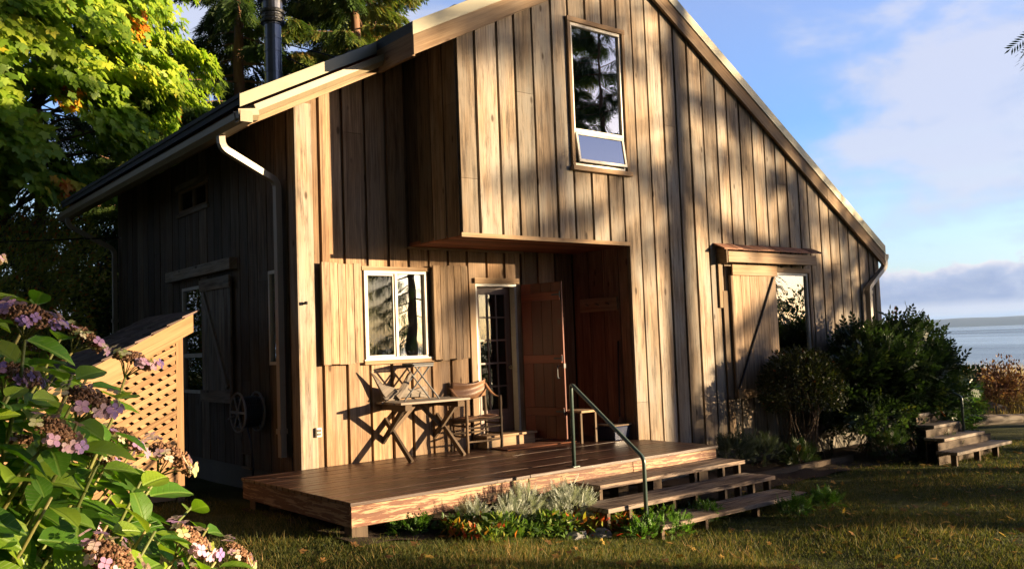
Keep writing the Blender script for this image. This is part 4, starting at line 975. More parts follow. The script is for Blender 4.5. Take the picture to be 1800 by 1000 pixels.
def merge(parts):
    V = []; F = []; T = []; o = 0
    for v, f, t_, *_ in parts: V.append(v); F.append(f+o); T.append(t_); o += len(v)
    return np.concatenate(V), np.concatenate(F), np.concatenate(T)
# templates (side x, along y, normal z); unit length along y
def kites(lobes):
    V = []; F = []
    for a, L, w, zz in lobes:
        d = np.array([sin(a), cos(a)]); s = np.array([cos(a), -sin(a)]); b = len(V)
        for p, z in ((d*0.0, 0), (d*L*.55+s*w, zz), (d*L, zz*.3), (d*L*.55-s*w, zz)): V.append((p[0], p[1]+0.0, z))
        F.append((b, b+1, b+2, b+3))
    return np.array(V), np.array(F)
MAPLE = kites([(0, 1.0, .26, -.04), (.85, .82, .20, -.12), (-.85, .82, .20, -.12), (1.75, .5, .15, -.2), (-1.75, .5, .15, -.2)])
OVAL = (np.array([(0, 0, 0), (.22, .3, .05), (.2, .65, .04), (0, 1, -.08), (-.2, .65, .04), (-.22, .3, .05)]), None)
OVAL = (np.array([(0, 0, 0), (.24, .42, .06), (0, 1, -.06), (-.24, .42, .06)]), np.array([(0, 1, 2, 3)]))
def sprig(n, leafl, leafw, droop=.15, term=True):
    V = []; F = []
    def lf(o, a, L, tw):
        d = np.array([sin(a), cos(a), tw]); s = np.array([cos(a), -sin(a), 0.25]); b = len(V)
        for p in (o, o+d*L*.5+s*leafw, o+d*L, o+d*L*.5-s*leafw): V.append(tuple(p))
        F.append((b, b+1, b+2, b+3))
    for i in range(n):
        y = .15+.8*i/n; o = np.array([0, y, -droop*y*y])
        lf(o, radians(55-15*i/n), leafl, -.1); lf(o, -radians(55-15*i/n), leafl, -.1)
    if term: lf(np.array([0, .93, -droop]), 0, leafl, -.15)
    return np.array(V), np.array(F)
PINNATE = sprig(4, .34, .085)
NEEDLE = sprig(8, .26, .028, .3)
NEEDLE_FULL = sprig(6, .36, .05, .25)
LACY = sprig(6, .26, .035, -.05)
def foliage(name, mat, parts, parent=None):
    V, F, T = merge(parts); return link_mesh(name, V, F, mat, parent, tint=T)
def tree_trunk(parent, path, rad, mat='bark', n=10, name='trunk'):
    m = MB(); m.tube(path, rad, n, .5); return m.build(name, mat, parent, smooth=True)

# ---------------------------------------------------------------- conifers
def fir(label, x, y, h, r, seed, z0=None, first=2.0, nb=70, sp=1.0, mat='red_bark', group=None, droop=.30, bias=None, tsh=0.0, spray=.42, trunk_r=.28, skip=0.0, name='fir_tree', extra=(), tmpl=NEEDLE):
    g = np.random.default_rng(seed); z0 = float(ground_z(x, y)) if z0 is None else z0
    th = thing(name, label, 'tree', (x, y, z0), group)
    m = MB(); k = 9; m.tube([(x+.08*sin(i*1.3+seed), y+.08*cos(i*1.1), z0-.2+h*i/k) for i in range(k+1)], [trunk_r*(1-i/k*.93) for i in range(k+1)], 10, .5)
    limbs = MB(); P_, Yd, Nn, Sc, Ti = [], [], [], [], []
    specs = []
    for b in range(nb):
        u = (b+g.random())/nb; zb_ = z0+first+(h-first)*u*.97; L = r*(1-u)**.62*(.65+.45*g.random())*(.55+.45*min(1, u*5)); a = g.random()*2*pi if bias is None or g.random() > .5 else bias+g.normal()*.7
        if g.random() < skip: continue
        specs.append((zb_, L, a, .25-.45*(1-u)))
    specs += list(extra)
    for zb_, L, a, rise in specs:
        d = np.array([cos(a), sin(a), 0]); n_ = 8; tt = np.linspace(0, 1, n_)
        pts = np.array([x, y, zb_])+d*L*tt[:, None]; pts[:, 2] += L*(rise*tt-droop*tt**2*.9+.16*tt**4); pts += g.normal(size=(n_, 3))*.02*tt[:, None]
        limbs.tube([tuple(p) for p in pts], [max(.006, .035*L/3*(1-t_)+.008) for t_ in tt], 5, .4)
        ns = int(34*sp*L); t_ = g.random(ns)**.75*.9+.1
        base = np.stack([np.interp(t_, tt, pts[:, i]) for i in range(3)], 1)
        side = np.array([-d[1], d[0], 0]); sgn = g.choice([-1, 1], ns)[:, None]
        lat = g.random(ns)[:, None]*(.28*L*(1.15-t_))[:, None]*.9
        yd = norm(d*(.55+.3*g.random((ns, 1)))+side*sgn*(.9)+np.array([0, 0, -1])*(.25+.5*g.random((ns, 1))))
        pos = base+yd*lat*np.array([1, 1, .55])
        P_.append(pos); Yd.append(norm(yd+np.array([0, 0, -.35])+g.normal(size=(ns, 3))*.18)); Nn.append(norm(np.array([0, 0, 1])+g.normal(size=(ns, 3))*.3))
        Sc.append(spray*(.6+.7*g.random(ns))); Ti.append(np.clip(g.normal(.42+tsh+.15*g.normal(), .16, ns), 0, 1))
    m.build('trunk', mat, th, smooth=True); limbs.build('limbs', mat, th)
    P_ = np.concatenate(P_); R = frames(np.concatenate(Yd), np.concatenate(Nn))
    foliage('crown', 'fir_needle', [scatter(tmpl[0], tmpl[1], P_, R, np.concatenate(Sc), np.concatenate(Ti))], th)
    settle(th); return th
fir('tall fir with a reddish trunk rising right behind the chimney pipe', 6.3, 13.4, 19, 3.3, 3, first=4.5, nb=125, sp=3.0, tsh=.25, spray=.36, tmpl=NEEDLE_FULL)
fir('fir with long drooping limbs left of the chimney pipe against blue sky', 3.4, 14.6, 18, 3.8, 5, first=4.0, nb=125, sp=2.6, tsh=.10, spray=.36, tmpl=NEEDLE_FULL)
fir('fir standing furthest right above the roof line', 8.2, 15.6, 17, 3.2, 8, first=4.0, nb=120, sp=2.6, tsh=.22, spray=.36, tmpl=NEEDLE_FULL)
for i, (x, y, h, r, lb) in enumerate([(-4.5, 19, 17, 4.5, 'dark dense fir at the far left behind the maple'), (-.5, 20, 15, 4.4, 'dark dense fir between the maple and the chimney, behind both'), (1.0, 15.6, 11.5, 3.0, 'mid-sized dark fir just right of the maple'), (2.2, 18.2, 10.5, 3.4, 'short dark fir low behind the left roof slope'), (-11, 18, 15, 4.0, 'dark fir beyond the left edge of the picture'), (-11.0, -1.5, 16, 3.4, 'nearest fir of the unseen stand added to shade the cabin side wall'), (-14.5, 10, 17, 4.0, 'northern fir of the unseen stand added to shade the cabin side wall'), (-13.5, 1.5, 19, 4.8, 'tallest fir of the unseen stand added to shade the cabin side wall'), (-13, -6, 18, 4.6, 'fir nearest the hydrangea in the unseen stand added to shade the cabin side wall'), (-12.5, -13.5, 18, 4.6, 'southernmost fir of the unseen stand added to shade the cabin side wall'), (-5, -19, 17, 4.6, 'unseen fir added behind the photographer to block sky light'), (3.5, -24, 18, 4.8, 'unseen fir added on the lawn edge behind the photographer to block sky light')]):
    fir(lb, x, y, h, r, 20+i, first=.4, nb=95, sp=1.0, tsh=-.12, spray=.7, group=None)  # west and rear firs are unseen, added to block sky light
# trees towards the low sun: their limbs dapple the cabin front
Nn_ = np.array([.73, .68]); Ss_ = np.array([.68, -.73])
def at_cs(c, s): p = Nn_*c+Ss_*s; return float(p[0]), float(p[1])
for i, (c, s, h, r, nb, lb) in enumerate([(2.8, 30, 17, 4.0, 50, 'tall fir by the shore mirrored in the upper window'), (5.0, 33, 13, 2.5, 38, 'shore fir standing right of the mirrored one'), (-6.0, 36, 17, 4.0, 55, 'shore fir shading the left of the lawn'), (-11.5, 30, 15, 3.6, 45, 'shore fir behind the photographer to the right'), (6.6, 21, 11, 2.6, 40, 'smaller fir nearest the right end of the lawn')]):
    x, y = at_cs(c, s); fir(lb, x, y, h, r, 40+i, first=(6.2, 5.2, 2.3, 2.3, 2.6)[i], nb=nb, sp=.72, tsh=0, spray=.5, z0=-.7, trunk_r=.3, skip=.1)
x, y = at_cs(1.2, 58); fir('very tall unseen fir with a high dark crown, added to be mirrored in the upper window', x, y, 40, 4.6, 51, first=15.5, nb=150, sp=1.0, spray=.9, z0=-.7, trunk_r=.2)  # unseen fir added for its reflection; thin bare trunk keeps its shadow faint
fir('fir just outside the right edge whose branch tip pokes into the sky', 14.5, -2.5, 13, 1.6, 61, first=3.5, nb=26, sp=.8, tsh=-.3, spray=.5, z0=-.7, extra=[(6.5, 3.45, pi-.07, .12)])
# ---------------------------------------------------------------- broadleaf trees and shrubs
def maple():
    g = np.random.default_rng(4); x, y = -3.1, 13.0; z0 = -.4
    th = thing('maple_tree', 'big maple with sunlit yellow-green leaves and orange sprays at upper left', 'tree', (x, y, z0))
    m = MB(); m.tube([(x, y, z0-.2), (x+.1, y-.1, 2), (x+.2, y-.3, 4.5), (x+.1, y-.3, 8), (x, y, 12)], [.3, .25, .2, .13, .03], 10, .5)
    P_, Y_, N_, S_, T_ = [], [], [], [], []
    nc = 125
    for c in range(nc):
        dv = norm(g.normal(size=3)*np.array([1, 1, .9]));
        if dv[1] > .25: dv[1] *= -1
        rad = .55+.5*g.random()
        ce = np.array([x+.25, y-.6, 7.6])+dv*np.array([3.5, 3.0, 4.6])*rad
        if ce[2] < 5.0: continue
        out = norm(ce-np.array([x, y, 7.0])); out[2] = -abs(out[2])*.2-.25
        s0 = np.array([x+.15, y-.25, min(max(ce[2]-1.4, 1.5), 9)]); mid = (s0+ce)/2+np.array([0, 0, .5])
        m.tube([tuple(s0), tuple(mid), tuple(ce)], [.05, .03, .012], 5, .6)
        n_ = int(150+150*g.random()); Ls = .75+.6*g.random(); tilt = norm(out+g.normal(size=3)*.15)
        side = norm(np.cross(tilt, [0, 0, 1])); a = g.random(n_); b = g.normal(size=n_)*.42*(1-.45*a); hh = g.normal(size=n_)*.10
        nr = np.cross(side, tilt)
        pos = ce+tilt*((a-.35)*Ls*1.5)[:, None]+side*(b*Ls)[:, None]+nr*hh[:, None]; pos[:, 2] -= .25*a*a*Ls
        P_.append(pos)
        Y_.append(norm(np.array([0, 0, -.9])+out*.5+g.normal(size=(n_, 3))*.28)); N_.append(norm(out*np.array([1, 1, 0])+np.array([.35, -.4, .45])+g.normal(size=(n_, 3))*.35))
        S_.append(.15+.07*g.random(n_)); bt = g.normal(.52, .10)
        tt = np.clip(g.normal(bt, .13, n_), 0, .9); 
        if g.random() < .12: k = int(n_*.16); tt[:k] = .9+.1*g.random(k); pos[:k] = ce+tilt*Ls*.9+g.normal(size=(k, 3))*.14
        T_.append(tt)
    m.build('trunk', 'bark', th, smooth=True)
    P_ = np.concatenate(P_); foliage('crown', 'maple_leaf', [scatter(MAPLE[0], MAPLE[1], P_, frames(np.concatenate(Y_), np.concatenate(N_)), np.concatenate(S_), np.concatenate(T_))], th)
    settle(th)
maple()
def shrub(name, label, cat, ce, rad, n, size, mat, seed, tmpl=OVAL, stems=10, z0=None, base_r=.15, lump=.25, group=None, stem_mat='bark', up_=.2, tm=(.45, .2), shell=.5, stem_r=.012, droop=0.0, flat=.0):
    g = np.random.default_rng(seed); ce = np.array(ce, float); rad = np.array(rad, float)
    z0 = float(ground_z(ce[0], ce[1])) if z0 is None else z0
    th = thing(name, label, cat, (ce[0], ce[1], z0), group)
    ph = g.random((6, 3))*6; fr = 2.0+g.random((6, 3))*3.5
    def lumpf(d): return 1+lump*np.mean(np.sin(np.einsum('nk,jk->nj', d, fr)*1.3+ph[:, 0]), axis=1)*1.6
    d = norm(g.normal(size=(n, 3))); d[:, 2] = np.where(d[:, 2] < -.55+flat, -d[:, 2]*.5, d[:, 2]); d = norm(d)
    rr = lumpf(d)*(1-shell*g.random(n)**1.6)+g.normal(size=n)*.02
    pos = ce+d*rad*rr[:, None]
    # leave a few holes
    hole = np.sin(pos[:, 0]*5.1/max(rad[0], .3)+seed)*np.sin(pos[:, 1]*4.3/max(rad[0], .3))*np.sin(pos[:, 2]*6/max(rad[2], .3)+seed*2)
    keep = (hole < .42) & (pos[:, 2] > z0+.03); pos, d = pos[keep], d[keep]; n = len(pos)
    yd = norm(d+g.normal(size=(n, 3))*.55+np.array([0, 0, up_-droop])); nr = norm(d*.7+np.array([0, 0, .6])+g.normal(size=(n, 3))*.45)
    cl = .12*np.sin(pos[:, 0]*7+seed)*np.sin(pos[:, 1]*6)*np.sin(pos[:, 2]*8)
    foliage('foliage', mat, [scatter(tmpl[0], tmpl[1], pos, frames(yd, nr), size*(.65+.6*g.random(n)), np.clip(g.normal(tm[0], tm[1], n)+cl, 0, 1))], th)
    m = MB()
    for i in range(stems):
        a = g.random()*2*pi; b = np.array([ce[0]+base_r*cos(a)*g.random(), ce[1]+base_r*sin(a)*g.random(), z0-.05])
        e = ce+norm(g.normal(size=3)+np.array([0, 0, .4]))*rad*(.5+.4*g.random()); mid = (b+e)/2+np.array([0, 0, .12*rad[2]])+g.normal(size=3)*.05
        m.tube([tuple(b), tuple(b+(mid-b)*.5+g.normal(size=3)*.02), tuple(mid), tuple(e)], [stem_r, stem_r*.9, stem_r*.7, stem_r*.3], 5, .5)
    m.build('stems', stem_mat, th)
    settle(th); return th
shrub('shrub', 'tall olive-green shrub left of the cabin side wall', 'shrub', (-3.1, 12.4, 2.5), (2.4, 1.6, 3.0), 19000, .10, 'olive_leaf', 3, stems=14, tm=(.80, .13), stem_r=.03)
shrub('shrub', 'dark green rounded shrub behind the hydrangea at the left edge', 'shrub', (-4.2, 9.4, 1.4), (2.0, 1.6, 2.1), 15000, .09, 'olive_leaf', 4, stems=10, tm=(.76, .14), stem_r=.03)
shrub('shrub', 'low dark shrub between the woodshed roof and the cabin corner', 'shrub', (-1.9, 9.3, .5), (1.1, .8, 1.3), 6000, .09, 'shrub_leaf', 6, stems=8, tm=(.5, .16), stem_r=.02)
shrub('shrub', 'leafy understory shrub at the foot of the dark firs', 'shrub', (1.5, 16.0, 2.2), (3.2, 2.0, 3.6), 16000, .14, 'olive_leaf', 7, stems=12, tm=(.45, .16), stem_r=.03)
# round clipped bush, big dark bush
shrub('round_bush', 'rounded clipped bush on bare stems before the plank window shutter', 'bush', (5.68, -.62, .50), (.67, .60, .60), 9500, .055, 'round_shrub_leaf', 11, stems=26, base_r=.42, lump=.12, tm=(.5, .2), shell=.45, stem_r=.011)
shrub('dark_bush', 'large dark leafy bush between the round bush and the far steps', 'bush', (7.8, -.82, .30), (1.62, .66, .96), 6400, .25, 'shrub_leaf', 12, tmpl=PINNATE, stems=60, base_r=1.0, lump=.30, tm=(.45, .18), shell=.6, stem_r=.010, up_=.5)
shrub('green_shrub', 'feathery bright green shrub beyond the far handrail', 'shrub', (11.9, .35, -.35), (.75, .6, .75), 2200, .22, 'fresh_green_leaf', 14, tmpl=LACY, stems=12, base_r=.3, lump=.2, tm=(.45, .2), up_=.7)
shrub('russet_shrub', 'reddish twiggy shrub by the beach grass', 'shrub', (15.35, .72, -.15), (.78, .65, .66), 3000, .09, 'russet_leaf', 15, stems=60, base_r=.4, lump=.35, tm=(.5, .22), shell=.8, stem_r=.006, up_=.5)
shrub('russet_shrub', 'smaller rusty shrub left of the reddish one', 'shrub', (13.7, 1.8, -.3), (.65, .6, .45), 2400, .09, 'russet_leaf', 16, stems=30, base_r=.4, lump=.3, tm=(.6, .22), shell=.8, stem_r=.006, up_=.5)
# plants along the foundation
for i, (x, y, z, r_, h_, lb) in enumerate([(4.25, -.42, -.32, .30, .30, 'grey-green ferny plant at the deck corner by the foundation'), (4.85, -.45, -.38, .34, .27, 'second grey-green ferny plant along the foundation'), (5.3, -.75, -.48, .26, .2, 'low dark ferny plant below the round bush'), (6.6, -1.45, -.42, .3, .28, 'leafy green plant at the left foot of the big dark bush'), (7.4, -1.75, -.52, .38, .2, 'spreading low plant in front of the big dark bush')]):
    shrub('foundation_plant', lb, 'plant', (x, y, z), (r_*.85, r_*.6, h_*.8), 330, .14, 'shrub_leaf' if i > 1 else 'grey_fern_leaf', 30+i, tmpl=LACY, stems=6, base_r=.1, lump=.3, tm=(.5, .2), up_=.9, stem_r=.005)
# flower bed in front of the deck
for i, (x, y, z, r_, h_, n_, lb) in enumerate([(.0, -1.66, -.33, .23, .21, 480, 'largest silvery-leaved plant in front of the deck by the steps'), (-.68, -1.56, -.34, .16, .15, 200, 'silvery-leaved plant left of the largest one in the deck bed'), (-.45, -1.52, -.28, .18, .17, 260, 'thin silvery plant between the two bigger ones'), (-1.02, -1.45, -.32, .14, .14, 160, 'leftmost small silvery sprout under the deck fascia')]):
    shrub('silver_plant', lb, 'plant', (x, y, z), (r_, r_*.8, h_), n_, .105, 'silver_leaf', 50+i, tmpl=LACY, stems=18, base_r=r_*.5, lump=.35, tm=(.6, .25), up_=.9, stem_r=.004, stem_mat='green_stem')
g = np.random.default_rng(77); n = 5200
px_ = g.uniform(-1.35, .95, n); py_ = -1.62+g.normal(size=n)*.20-.30*np.clip((px_+.1)/.9, 0, 1); keep = py_ < -1.31; px_, py_ = px_[keep], py_[keep]; n = len(px_)
hh = .20*np.abs(np.sin(px_*5.1))*.7+.07; pz = ground_z(px_, py_)+g.random(n)*hh
yd = norm(g.normal(size=(n, 3))*.7+np.array([0, -.2, .55])); nr = norm(np.array([0, -.2, 1])+g.normal(size=(n, 3))*.5)
tg_ = np.clip(.50+.28*np.sin(px_*3.7+1)+g.normal(size=n)*.22, 0, 1)
o = foliage('ground_cover', 'ground_leaf', [scatter(OVAL[0], OVAL[1], np.stack([px_, py_, pz], 1), frames(yd, nr), .045+.05*g.random(n), tg_)]); tag(o, 'low red and green leafy ground cover along the deck bed', 'ground cover', kind='stuff')
for i, (x, y, lb) in enumerate([(-1.55, -1.2, 'small leafy weed under the left part of the deck front'), (-1.1, -1.42, 'small leafy weed right of the deck corner post'), (1.35, -2.28, 'green weedy plant under the lowest step by the rail'), (2.2, -2.75, 'green weedy plant at the middle of the lowest step'), (.35, -2.35, 'bright green leafy plant at the foot of the handrail'), (.68, -2.42, 'bright green leafy plant right of the handrail foot'), (2.9, -2.7, 'green weedy plant at the right end of the lowest step')]):
    gz = float(ground_z(x, y)); shrub('weed', lb, 'plant', (x, y, gz+.06), (.20, .13, .11), 170, .085, 'fresh_green_leaf', 70+i, stems=5, base_r=.08, lump=.3, tm=(.55 if i in (4, 5) else .3, .2), up_=.8, stem_r=.003, tmpl=PINNATE)
# stones and driftwood by the beach
def stone(x, y, r_, seed, label, grp=None):
    g = random.Random(seed); bm = bmesh.new(); bmesh.ops.create_icosphere(bm, subdivisions=2, radius=1)
    for v in bm.verts: v.co *= 1+.22*sin(v.co.x*3.1+seed)+.15*sin(v.co.y*4.7+seed*2)+g.uniform(-.06, .06)
    me = bpy.data.meshes.new('rock'); bm.to_mesh(me); bm.free(); me.materials.append(MATS['rock'])
    o = bpy.data.objects.new('rock', me); COL.objects.link(o); o.scale = (r_*g.uniform(1, 1.5), r_, r_*g.uniform(.5, .8)); o.rotation_euler = (0, 0, g.uniform(0, 3)); o.location = (x, y, float(ground_z(x, y))+r_*.15)
    tag(o, label, 'rock', grp)
import bmesh
stone(14.1, .95, .34, 1, 'grey boulder left of the other beach stones'); stone(14.9, .72, .28, 2, 'middle grey boulder under the reddish shrub'); stone(15.7, .62, .22, 3, 'right grey stone below the reddish shrub'); stone(13.3, 1.3, .25, 4, 'grey stone beside the feathery green shrub')
stone(-.25, -2.02, .10, 5, 'small pale stone edging the deck bed'); stone(.02, -2.06, .08, 6, 'second small pale stone edging the deck bed')
m = MB(); m.tube([(10.9, .9, -.66), (13, .1, -.6), (15.8, -.9, -.68)], [.09, .13, .08], 8); tag(m.build('beach_log', 'driftwood_grey'), 'long grey driftwood log lying at the lawn edge', 'log')
m = MB(); m.box(3.4, 6.3, -1.02, -.94, -.66, -.50, 'x', .3); tag(m.build('bed_edging', 'old_furniture_wood'), 'dark timber edging of the foundation bed', 'edging')
m = MB(); 
V, F = grid(2.9, 8.6, 30, -1.5, -.04, 12); V[:, 2] += .02+.02*np.sin(V[:, 0]*9)*np.sin(V[:, 1]*11)
tag(link_mesh('planting_bed', V, F, 'soil', smooth=True), kind='structure')
V, F = grid(-2.3, 2.9, 30, -1.55, 1.2, 16); V[:, 2] += .012+.015*np.sin(V[:, 0]*9)*np.sin(V[:, 1]*11)
tag(link_mesh('bare_earth', V, F, 'soil', smooth=True), kind='structure')
# unseen low shrubs added towards the sun, tops set to shade the lawn
for i, (c, s, top, rx) in enumerate([(-10.2, 13, 1.5, 1.1), (-6.2, 16, 1.25, 1.2), (-3.7, 16, 1.35, 1.25), (-1.7, 17, .35, .8), (.0, 17, 1.38, 1.15), (1.8, 17.4, 1.36, 1.1), (3.9, 17, 2.6, 1.15), (5.9, 17.5, 2.6, 1.35), (8.1, 17, 2.6, 1.35), (10.3, 17, 2.4, 1.3), (12.4, 17, 2.3, 1.3)]):
    x, y = at_cs(c, s); h_ = (top+.7)/2
    shrub('shade_shrub', 'low dark shrub in the unseen row added to shade the lawn', 'shrub', (x, y, top-h_), (rx, rx, h_), 3600, .12, 'shrub_leaf', 90+i, stems=5, lump=.12, z0=-.75, shell=.35, group='unseen shrubs added to shade the lawn')
# ---------------------------------------------------------------- hydrangea in the foreground
def hyd_leaf_template():
    nu, nv = 5, 9; V = []; G = []; F = []
    for j in range(nv):
        v = j/(nv-1); w = .33*(sin(pi*min(1, v**.8))**.75 if 0 < v < 1 else 0)+.004
        if v < .08: w = .02
        for i in range(nu):
            u = i/(nu-1)*2-1; V.append((u*w*(1+.02*((i+j) % 2)), v, .16*abs(u)**1.3*w*2-.20*v*v+.012*sin(j*2.4)*abs(u))); G.append((u*.33*(w/.33), v, 0))
    for j in range(nv-1):
        for i in range(nu-1): a = j*nu+i; F.append((a, a+1, a+nu+1, a+nu))
    return np.array(V), np.array(F), np.array(G)
HL = hyd_leaf_template()
FLORET = []
def head_mesh(seed, ripe):
    g = np.random.default_rng(seed); n = 330; R_ = .055+.012*g.random()
    a = g.random(n)*2*pi; rr = np.sqrt(g.random(n)); pos = np.stack([rr*R_*np.cos(a), rr*R_*np.sin(a), .028*(1-rr**2)+g.normal(size=n)*.004], 1)
    O = np.array([(1, 0, 0), (0, 1, 0), (-1, 0, 0), (0, -1, 0), (0, 0, 1.2), (0, 0, -.8)])*.5; OF = np.array([(0, 1, 4, 4), (1, 2, 4, 4), (2, 3, 4, 4), (3, 0, 4, 4)])
    OV = np.array([(.5, 0, -.3), (0, .5, -.3), (-.5, 0, -.3), (0, -.5, -.3), (.28, .28, .6), (-.28, .28, .6), (-.28, -.28, .6), (.28, -.28, .6)]); OF = np.array([(4, 5, 6, 7), (0, 1, 5, 4), (1, 2, 6, 5), (2, 3, 7, 6), (3, 0, 4, 7)])
    up_ = norm(pos*np.array([9, 9, 1])+np.array([0, 0, 1.0])+g.normal(size=(n, 3))*.3)
    A = scatter(OV, OF, pos, frames(rand_dirs(n), up_), .0065+.004*g.random(n), g.random(n)*.9)
    # petals: four rounded petals per floret, florets round the rim
    pv = np.array([(0, .05, 0), (.36, .35, .07), (.42, .72, .02), (.2, 1.0, -.04), (-.2, 1.0, -.04), (-.42, .72, .02), (-.36, .35, .07)])
    pf = [(0, 1, 5, 6), ]
    pv = np.array([(0, .05, 0), (.40, .45, .08), (.36, .88, .0), (0, .5, .0), (0, 1.05, -.05), (-.40, .45, .08), (-.36, .88, .0)]); PFq = np.array([(0, 1, 2, 3), (3, 2, 4, 6), (0, 3, 6, 5)])
    PP, PR, PS, PT = [], [], [], []; nf = int(g.integers(14, 22)); tone = g.uniform(.0, 1.2)
    for k in range(nf):
        a = 2*pi*k/nf+g.normal()*.2; r_ = R_*(.85+.5*g.random()); c = np.array([r_*cos(a), r_*sin(a), .018+g.normal()*.007]); nn = norm(np.array([cos(a)*.7, sin(a)*.7, .8])+g.normal(size=3)*.3)
        e1 = norm(np.cross(nn, [0.3, .2, 1])); e2 = np.cross(nn, e1); rot = g.random()*pi; sz = .0135+.006*g.random(); tn = np.clip((.86 if ripe else .55)+.30*(tone-.5)+g.normal()*.13, 0, 1)
        for q in range(4):
            d = e1*cos(rot+q*pi/2)+e2*sin(rot+q*pi/2); PP.append(c); PR.append(frames((d+nn*.1)[None], nn[None])[0]); PS.append(sz*(.9+.2*g.random())); PT.append(tn+g.normal()*.04)
    B = scatter(pv, PFq, np.array(PP), np.array(PR), np.array(PS), np.array(PT))
    # a few thin stalks under the dome
    m = MB()
    for k in range(9):
        a = 2*pi*k/9; m.tube([(0, 0, -.05), (R_*.5*cos(a), R_*.5*sin(a), -.01), (R_*.9*cos(a), R_*.9*sin(a), .005)], [.0025, .0018, .0012], 4, .5)
    Vs = np.array([tuple(v) for v in m.v]); Fs = np.array([f for f in m.f if len(f) == 4]); C_ = (Vs, Fs, np.full(len(Vs), .4))
    V, F, T = merge([A, B, C_]); fm = [0]*len(A[1])+[1]*len(B[1])+[2]*len(Fs)
    return V, F, T, fm
HEADS = []
for i in range(6):
    V, F, T, fm = head_mesh(200+i, i % 3 != 1)
    o = link_mesh('flower_head', V, F, None, None, tint=T, mats=['seed_brown', 'petal', 'green_stem'], fmat=fm); HEADS.append(o.data); bpy.data.objects.remove(o)
def hydrangea():
    g = np.random.default_rng(9); base = np.array([-6.25, -5.75, -.35]); th = thing('hydrangea', 'lacecap hydrangea with big green leaves and fading pink flower heads in the foreground', 'shrub', tuple(base))
    ce = np.array([-6.35, -5.85, .15]); rad = np.array([1.24, 1.15, 1.52]); m = MB(); P_, Y_, N_, S_, T_ = [], [], [], [], []; hd = 0
    tips = []
    tries = 0
    while len(tips) < 760 and tries < 60000:
        tries += 1
        d = norm(g.normal(size=3)); 
        if d[2] < -.25: continue
        # side facing the camera and the lawn gets most shoots
        if d[1] > .6 or d[0] < -.45: continue
        rr = 1.0 if g.random() < .7 else g.uniform(.62, .95); p = ce+d*rad*(rr+g.normal()*.035)
        if any(np.linalg.norm(p-q[0]) < .072 for q in tips): continue
        tips.append((p, d))
    for p, d in tips:
        b = base+np.array([g.normal()*.18, g.normal()*.18, 0]); ax = norm(d*np.array([.8, .8, .5])+np.array([0, 0, .75])+g.normal(size=3)*.12)
        mid = p-ax*.45-d*.1; m.tube([tuple(b), tuple((b+mid)/2+g.normal(size=3)*.04), tuple(mid), tuple(p-ax*.12), tuple(p)], [.008, .007, .0055, .004, .0032], 6, g.random())
        flower = g.random() < .24
        nodes = [.02, .10, .20, .31] if not flower else [.07, .15, .25, .36]
        ph = g.random()*pi
        for k, s_ in enumerate(nodes):
            q = p-ax*s_; a0 = ph+k*pi/2; e1 = norm(np.cross(ax, [.2, .3, .9])); e2 = np.cross(ax, e1)
            for sg in (0, pi):
                o_ = e1*cos(a0+sg)+e2*sin(a0+sg); yd = norm(o_+ax*(.5 if k == 0 else .12)+np.array([0, 0, -.12])+g.normal(size=3)*.12)
                P_.append(q+yd*.02); Y_.append(yd); N_.append(norm(ax*.8+d*.3+np.array([0, 0, .25])+g.normal(size=3)*.2)); S_.append((.075 if k == 0 and not flower else .110)*g.uniform(.8, 1.22)); T_.append(np.clip(g.normal(.5+.2*(k == 0), .2), 0, 1))
        if flower:
            me = HEADS[int(g.integers(0, 6))]; o = bpy.data.objects.new('flower_head', me); COL.objects.link(o); o.parent = th
            zax = Vector(norm(ax*.8+d*.35)); o.rotation_mode = 'QUATERNION'; o.rotation_quaternion = zax.to_track_quat('Z', 'Y'); o.location = Vector(p)+zax*.035; sc_ = g.uniform(.64, .95); o.scale = (sc_,)*3; hd += 1
    P_ = np.array(P_); V, F, T, G = scatter(HL[0], HL[1], P_, frames(np.array(Y_), np.array(N_)), np.array(S_), np.array(T_), HL[2])
    link_mesh('leaves', V, F, 'hydrangea_leaf', th, tint=T, gr=G, smooth=True)
    m.build('stems', 'green_stem', th, smooth=True)
    settle(th)
hydrangea()
# ---------------------------------------------------------------- grass
def blades(name, xs, ys, h, w, mat, tint, label, cat, lean=.35, seed=1):
    g = np.random.default_rng(seed); n = len(xs); z = ground_z(xs, ys)-.004; a = g.random(n)*2*pi; ln = g.normal(size=(n, 2))*lean
    dx, dy = np.cos(a)*w, np.sin(a)*w
    V = np.empty((n, 3, 3)); V[:, 0] = np.stack([xs-dx, ys-dy, z], 1); V[:, 1] = np.stack([xs+dx, ys+dy, z], 1); V[:, 2] = np.stack([xs+ln[:, 0]*h, ys+ln[:, 1]*h, z+h], 1)
    o = link_mesh(name, V.reshape(-1, 3), np.arange(3*n).reshape(n, 3), mat, tint=np.repeat(tint, 3)); tag(o, label, cat, kind='stuff'); return o
g = np.random.default_rng(31); N0 = 620000
r_ = 3.2+(18-3.2)*g.random(N0)**1.35; az = g.uniform(.12, 1.30, N0); xs = CAM.x+r_*np.sin(az); ys = CAM.y+r_*np.cos(az)
s_ = .9*xs+.43*ys; blk = ((ys > -1.3) & (xs > -2.15) & (xs < 8.6)) | (ys > 3.0) | ((xs > -1.5) & (xs < 9.2) & (ys > 0)) | (s_ > 12.6+.8*g.random(N0))
pat = np.sin(xs*1.9+ys*.7)*np.sin(ys*2.3-xs*.9)+.5*np.sin(xs*5+ys*3)*np.sin(ys*6.1); k = (~blk) & ((pat > -.9) | (g.random(N0) < .4)); xs, ys, pat = xs[k], ys[k], pat[k]; n = len(xs)
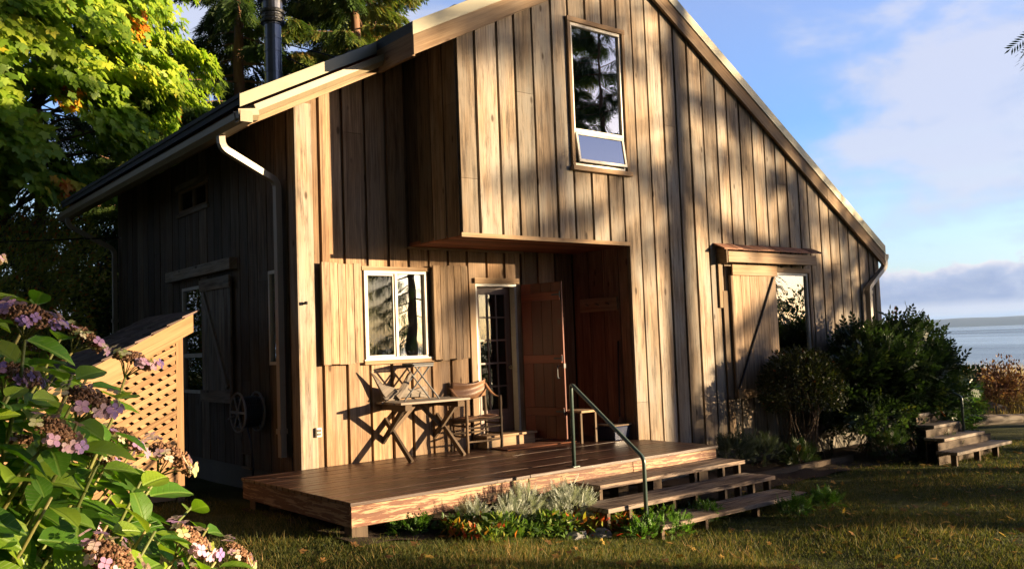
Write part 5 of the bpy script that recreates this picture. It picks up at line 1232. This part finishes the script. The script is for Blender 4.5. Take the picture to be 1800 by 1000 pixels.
tn = np.clip(.42+.13*pat+g.normal(size=n)*.2+.22*(g.random(n) < .12), 0, 1); h = (.020+.022*g.random(n)+.05*(g.random(n) < .06))*(1+.4*pat)
blades('grass', xs, ys, h, .0028+.0012*g.random(n), 'grass_blade', tn, 'short green lawn grass with straw-coloured tips', 'grass', .5)
fn = 650; fr_ = np.random.default_rng(8); fx = fr_.uniform(-3, 9, fn); fy = fr_.uniform(-7, -1.3, fn); ok = ~((fy > -2.6) & (fx > .1) & (fx < 2.9)); fx, fy = fx[ok], fy[ok]; fn = len(fx)
o = foliage('fallen_leaves', 'fallen_leaf', [scatter(MAPLE[0], MAPLE[1], np.stack([fx, fy, ground_z(fx, fy)+.035], 1), frames(rand_dirs(fn)*np.array([1, 1, .2]), np.array([0, 0, 1])+fr_.normal(size=(fn, 3))*.3), .035+.04*fr_.random(fn))]); tag(o, 'fallen brown and yellow leaves scattered on the lawn', 'leaves', kind='stuff')
n = 30000; s_ = g.uniform(12.6, 22.5, n); q_ = g.uniform(-9, 14, n); xs = .9*s_-.43*q_; ys = .43*s_+.9*q_; k = ~((ys > 3) & (xs < 13)); xs, ys = xs[k], ys[k]; n = len(xs)
sv = .9*xs+.43*ys; h = np.clip((sv-12.2)*.35, .12, 1)*(.55+.5*g.random(n)); blades('beach_grass', xs, ys, h, .007+.004*g.random(n), 'dry_grass', np.clip(g.normal(.5, .25, n)*np.clip((sv-11.9)*.8, .2, 1), 0, 1), 'tall golden beach grass at the edge of the water', 'beach grass', .22, 5)
# ---------------------------------------------------------------- morning air over the water
m, t, b = new_mat('haze_air'); t.n.remove(b)
pv = t.node('ShaderNodeVolumePrincipled'); pv.inputs['Color'].default_value = (0.42, 0.62, 1.0, 1); pv.inputs['Density'].default_value = 6.5e-5; pv.inputs['Anisotropy'].default_value = 0.2
t.link(pv.outputs[0], t.n['Material Output'].inputs['Volume'])
mb = MB(); mb.box(-9600, 9600, -9600, 9600, -8.0, 118); tag(mb.build('haze', 'haze_air'), 'thin blue morning haze over the water', 'haze', kind='stuff')
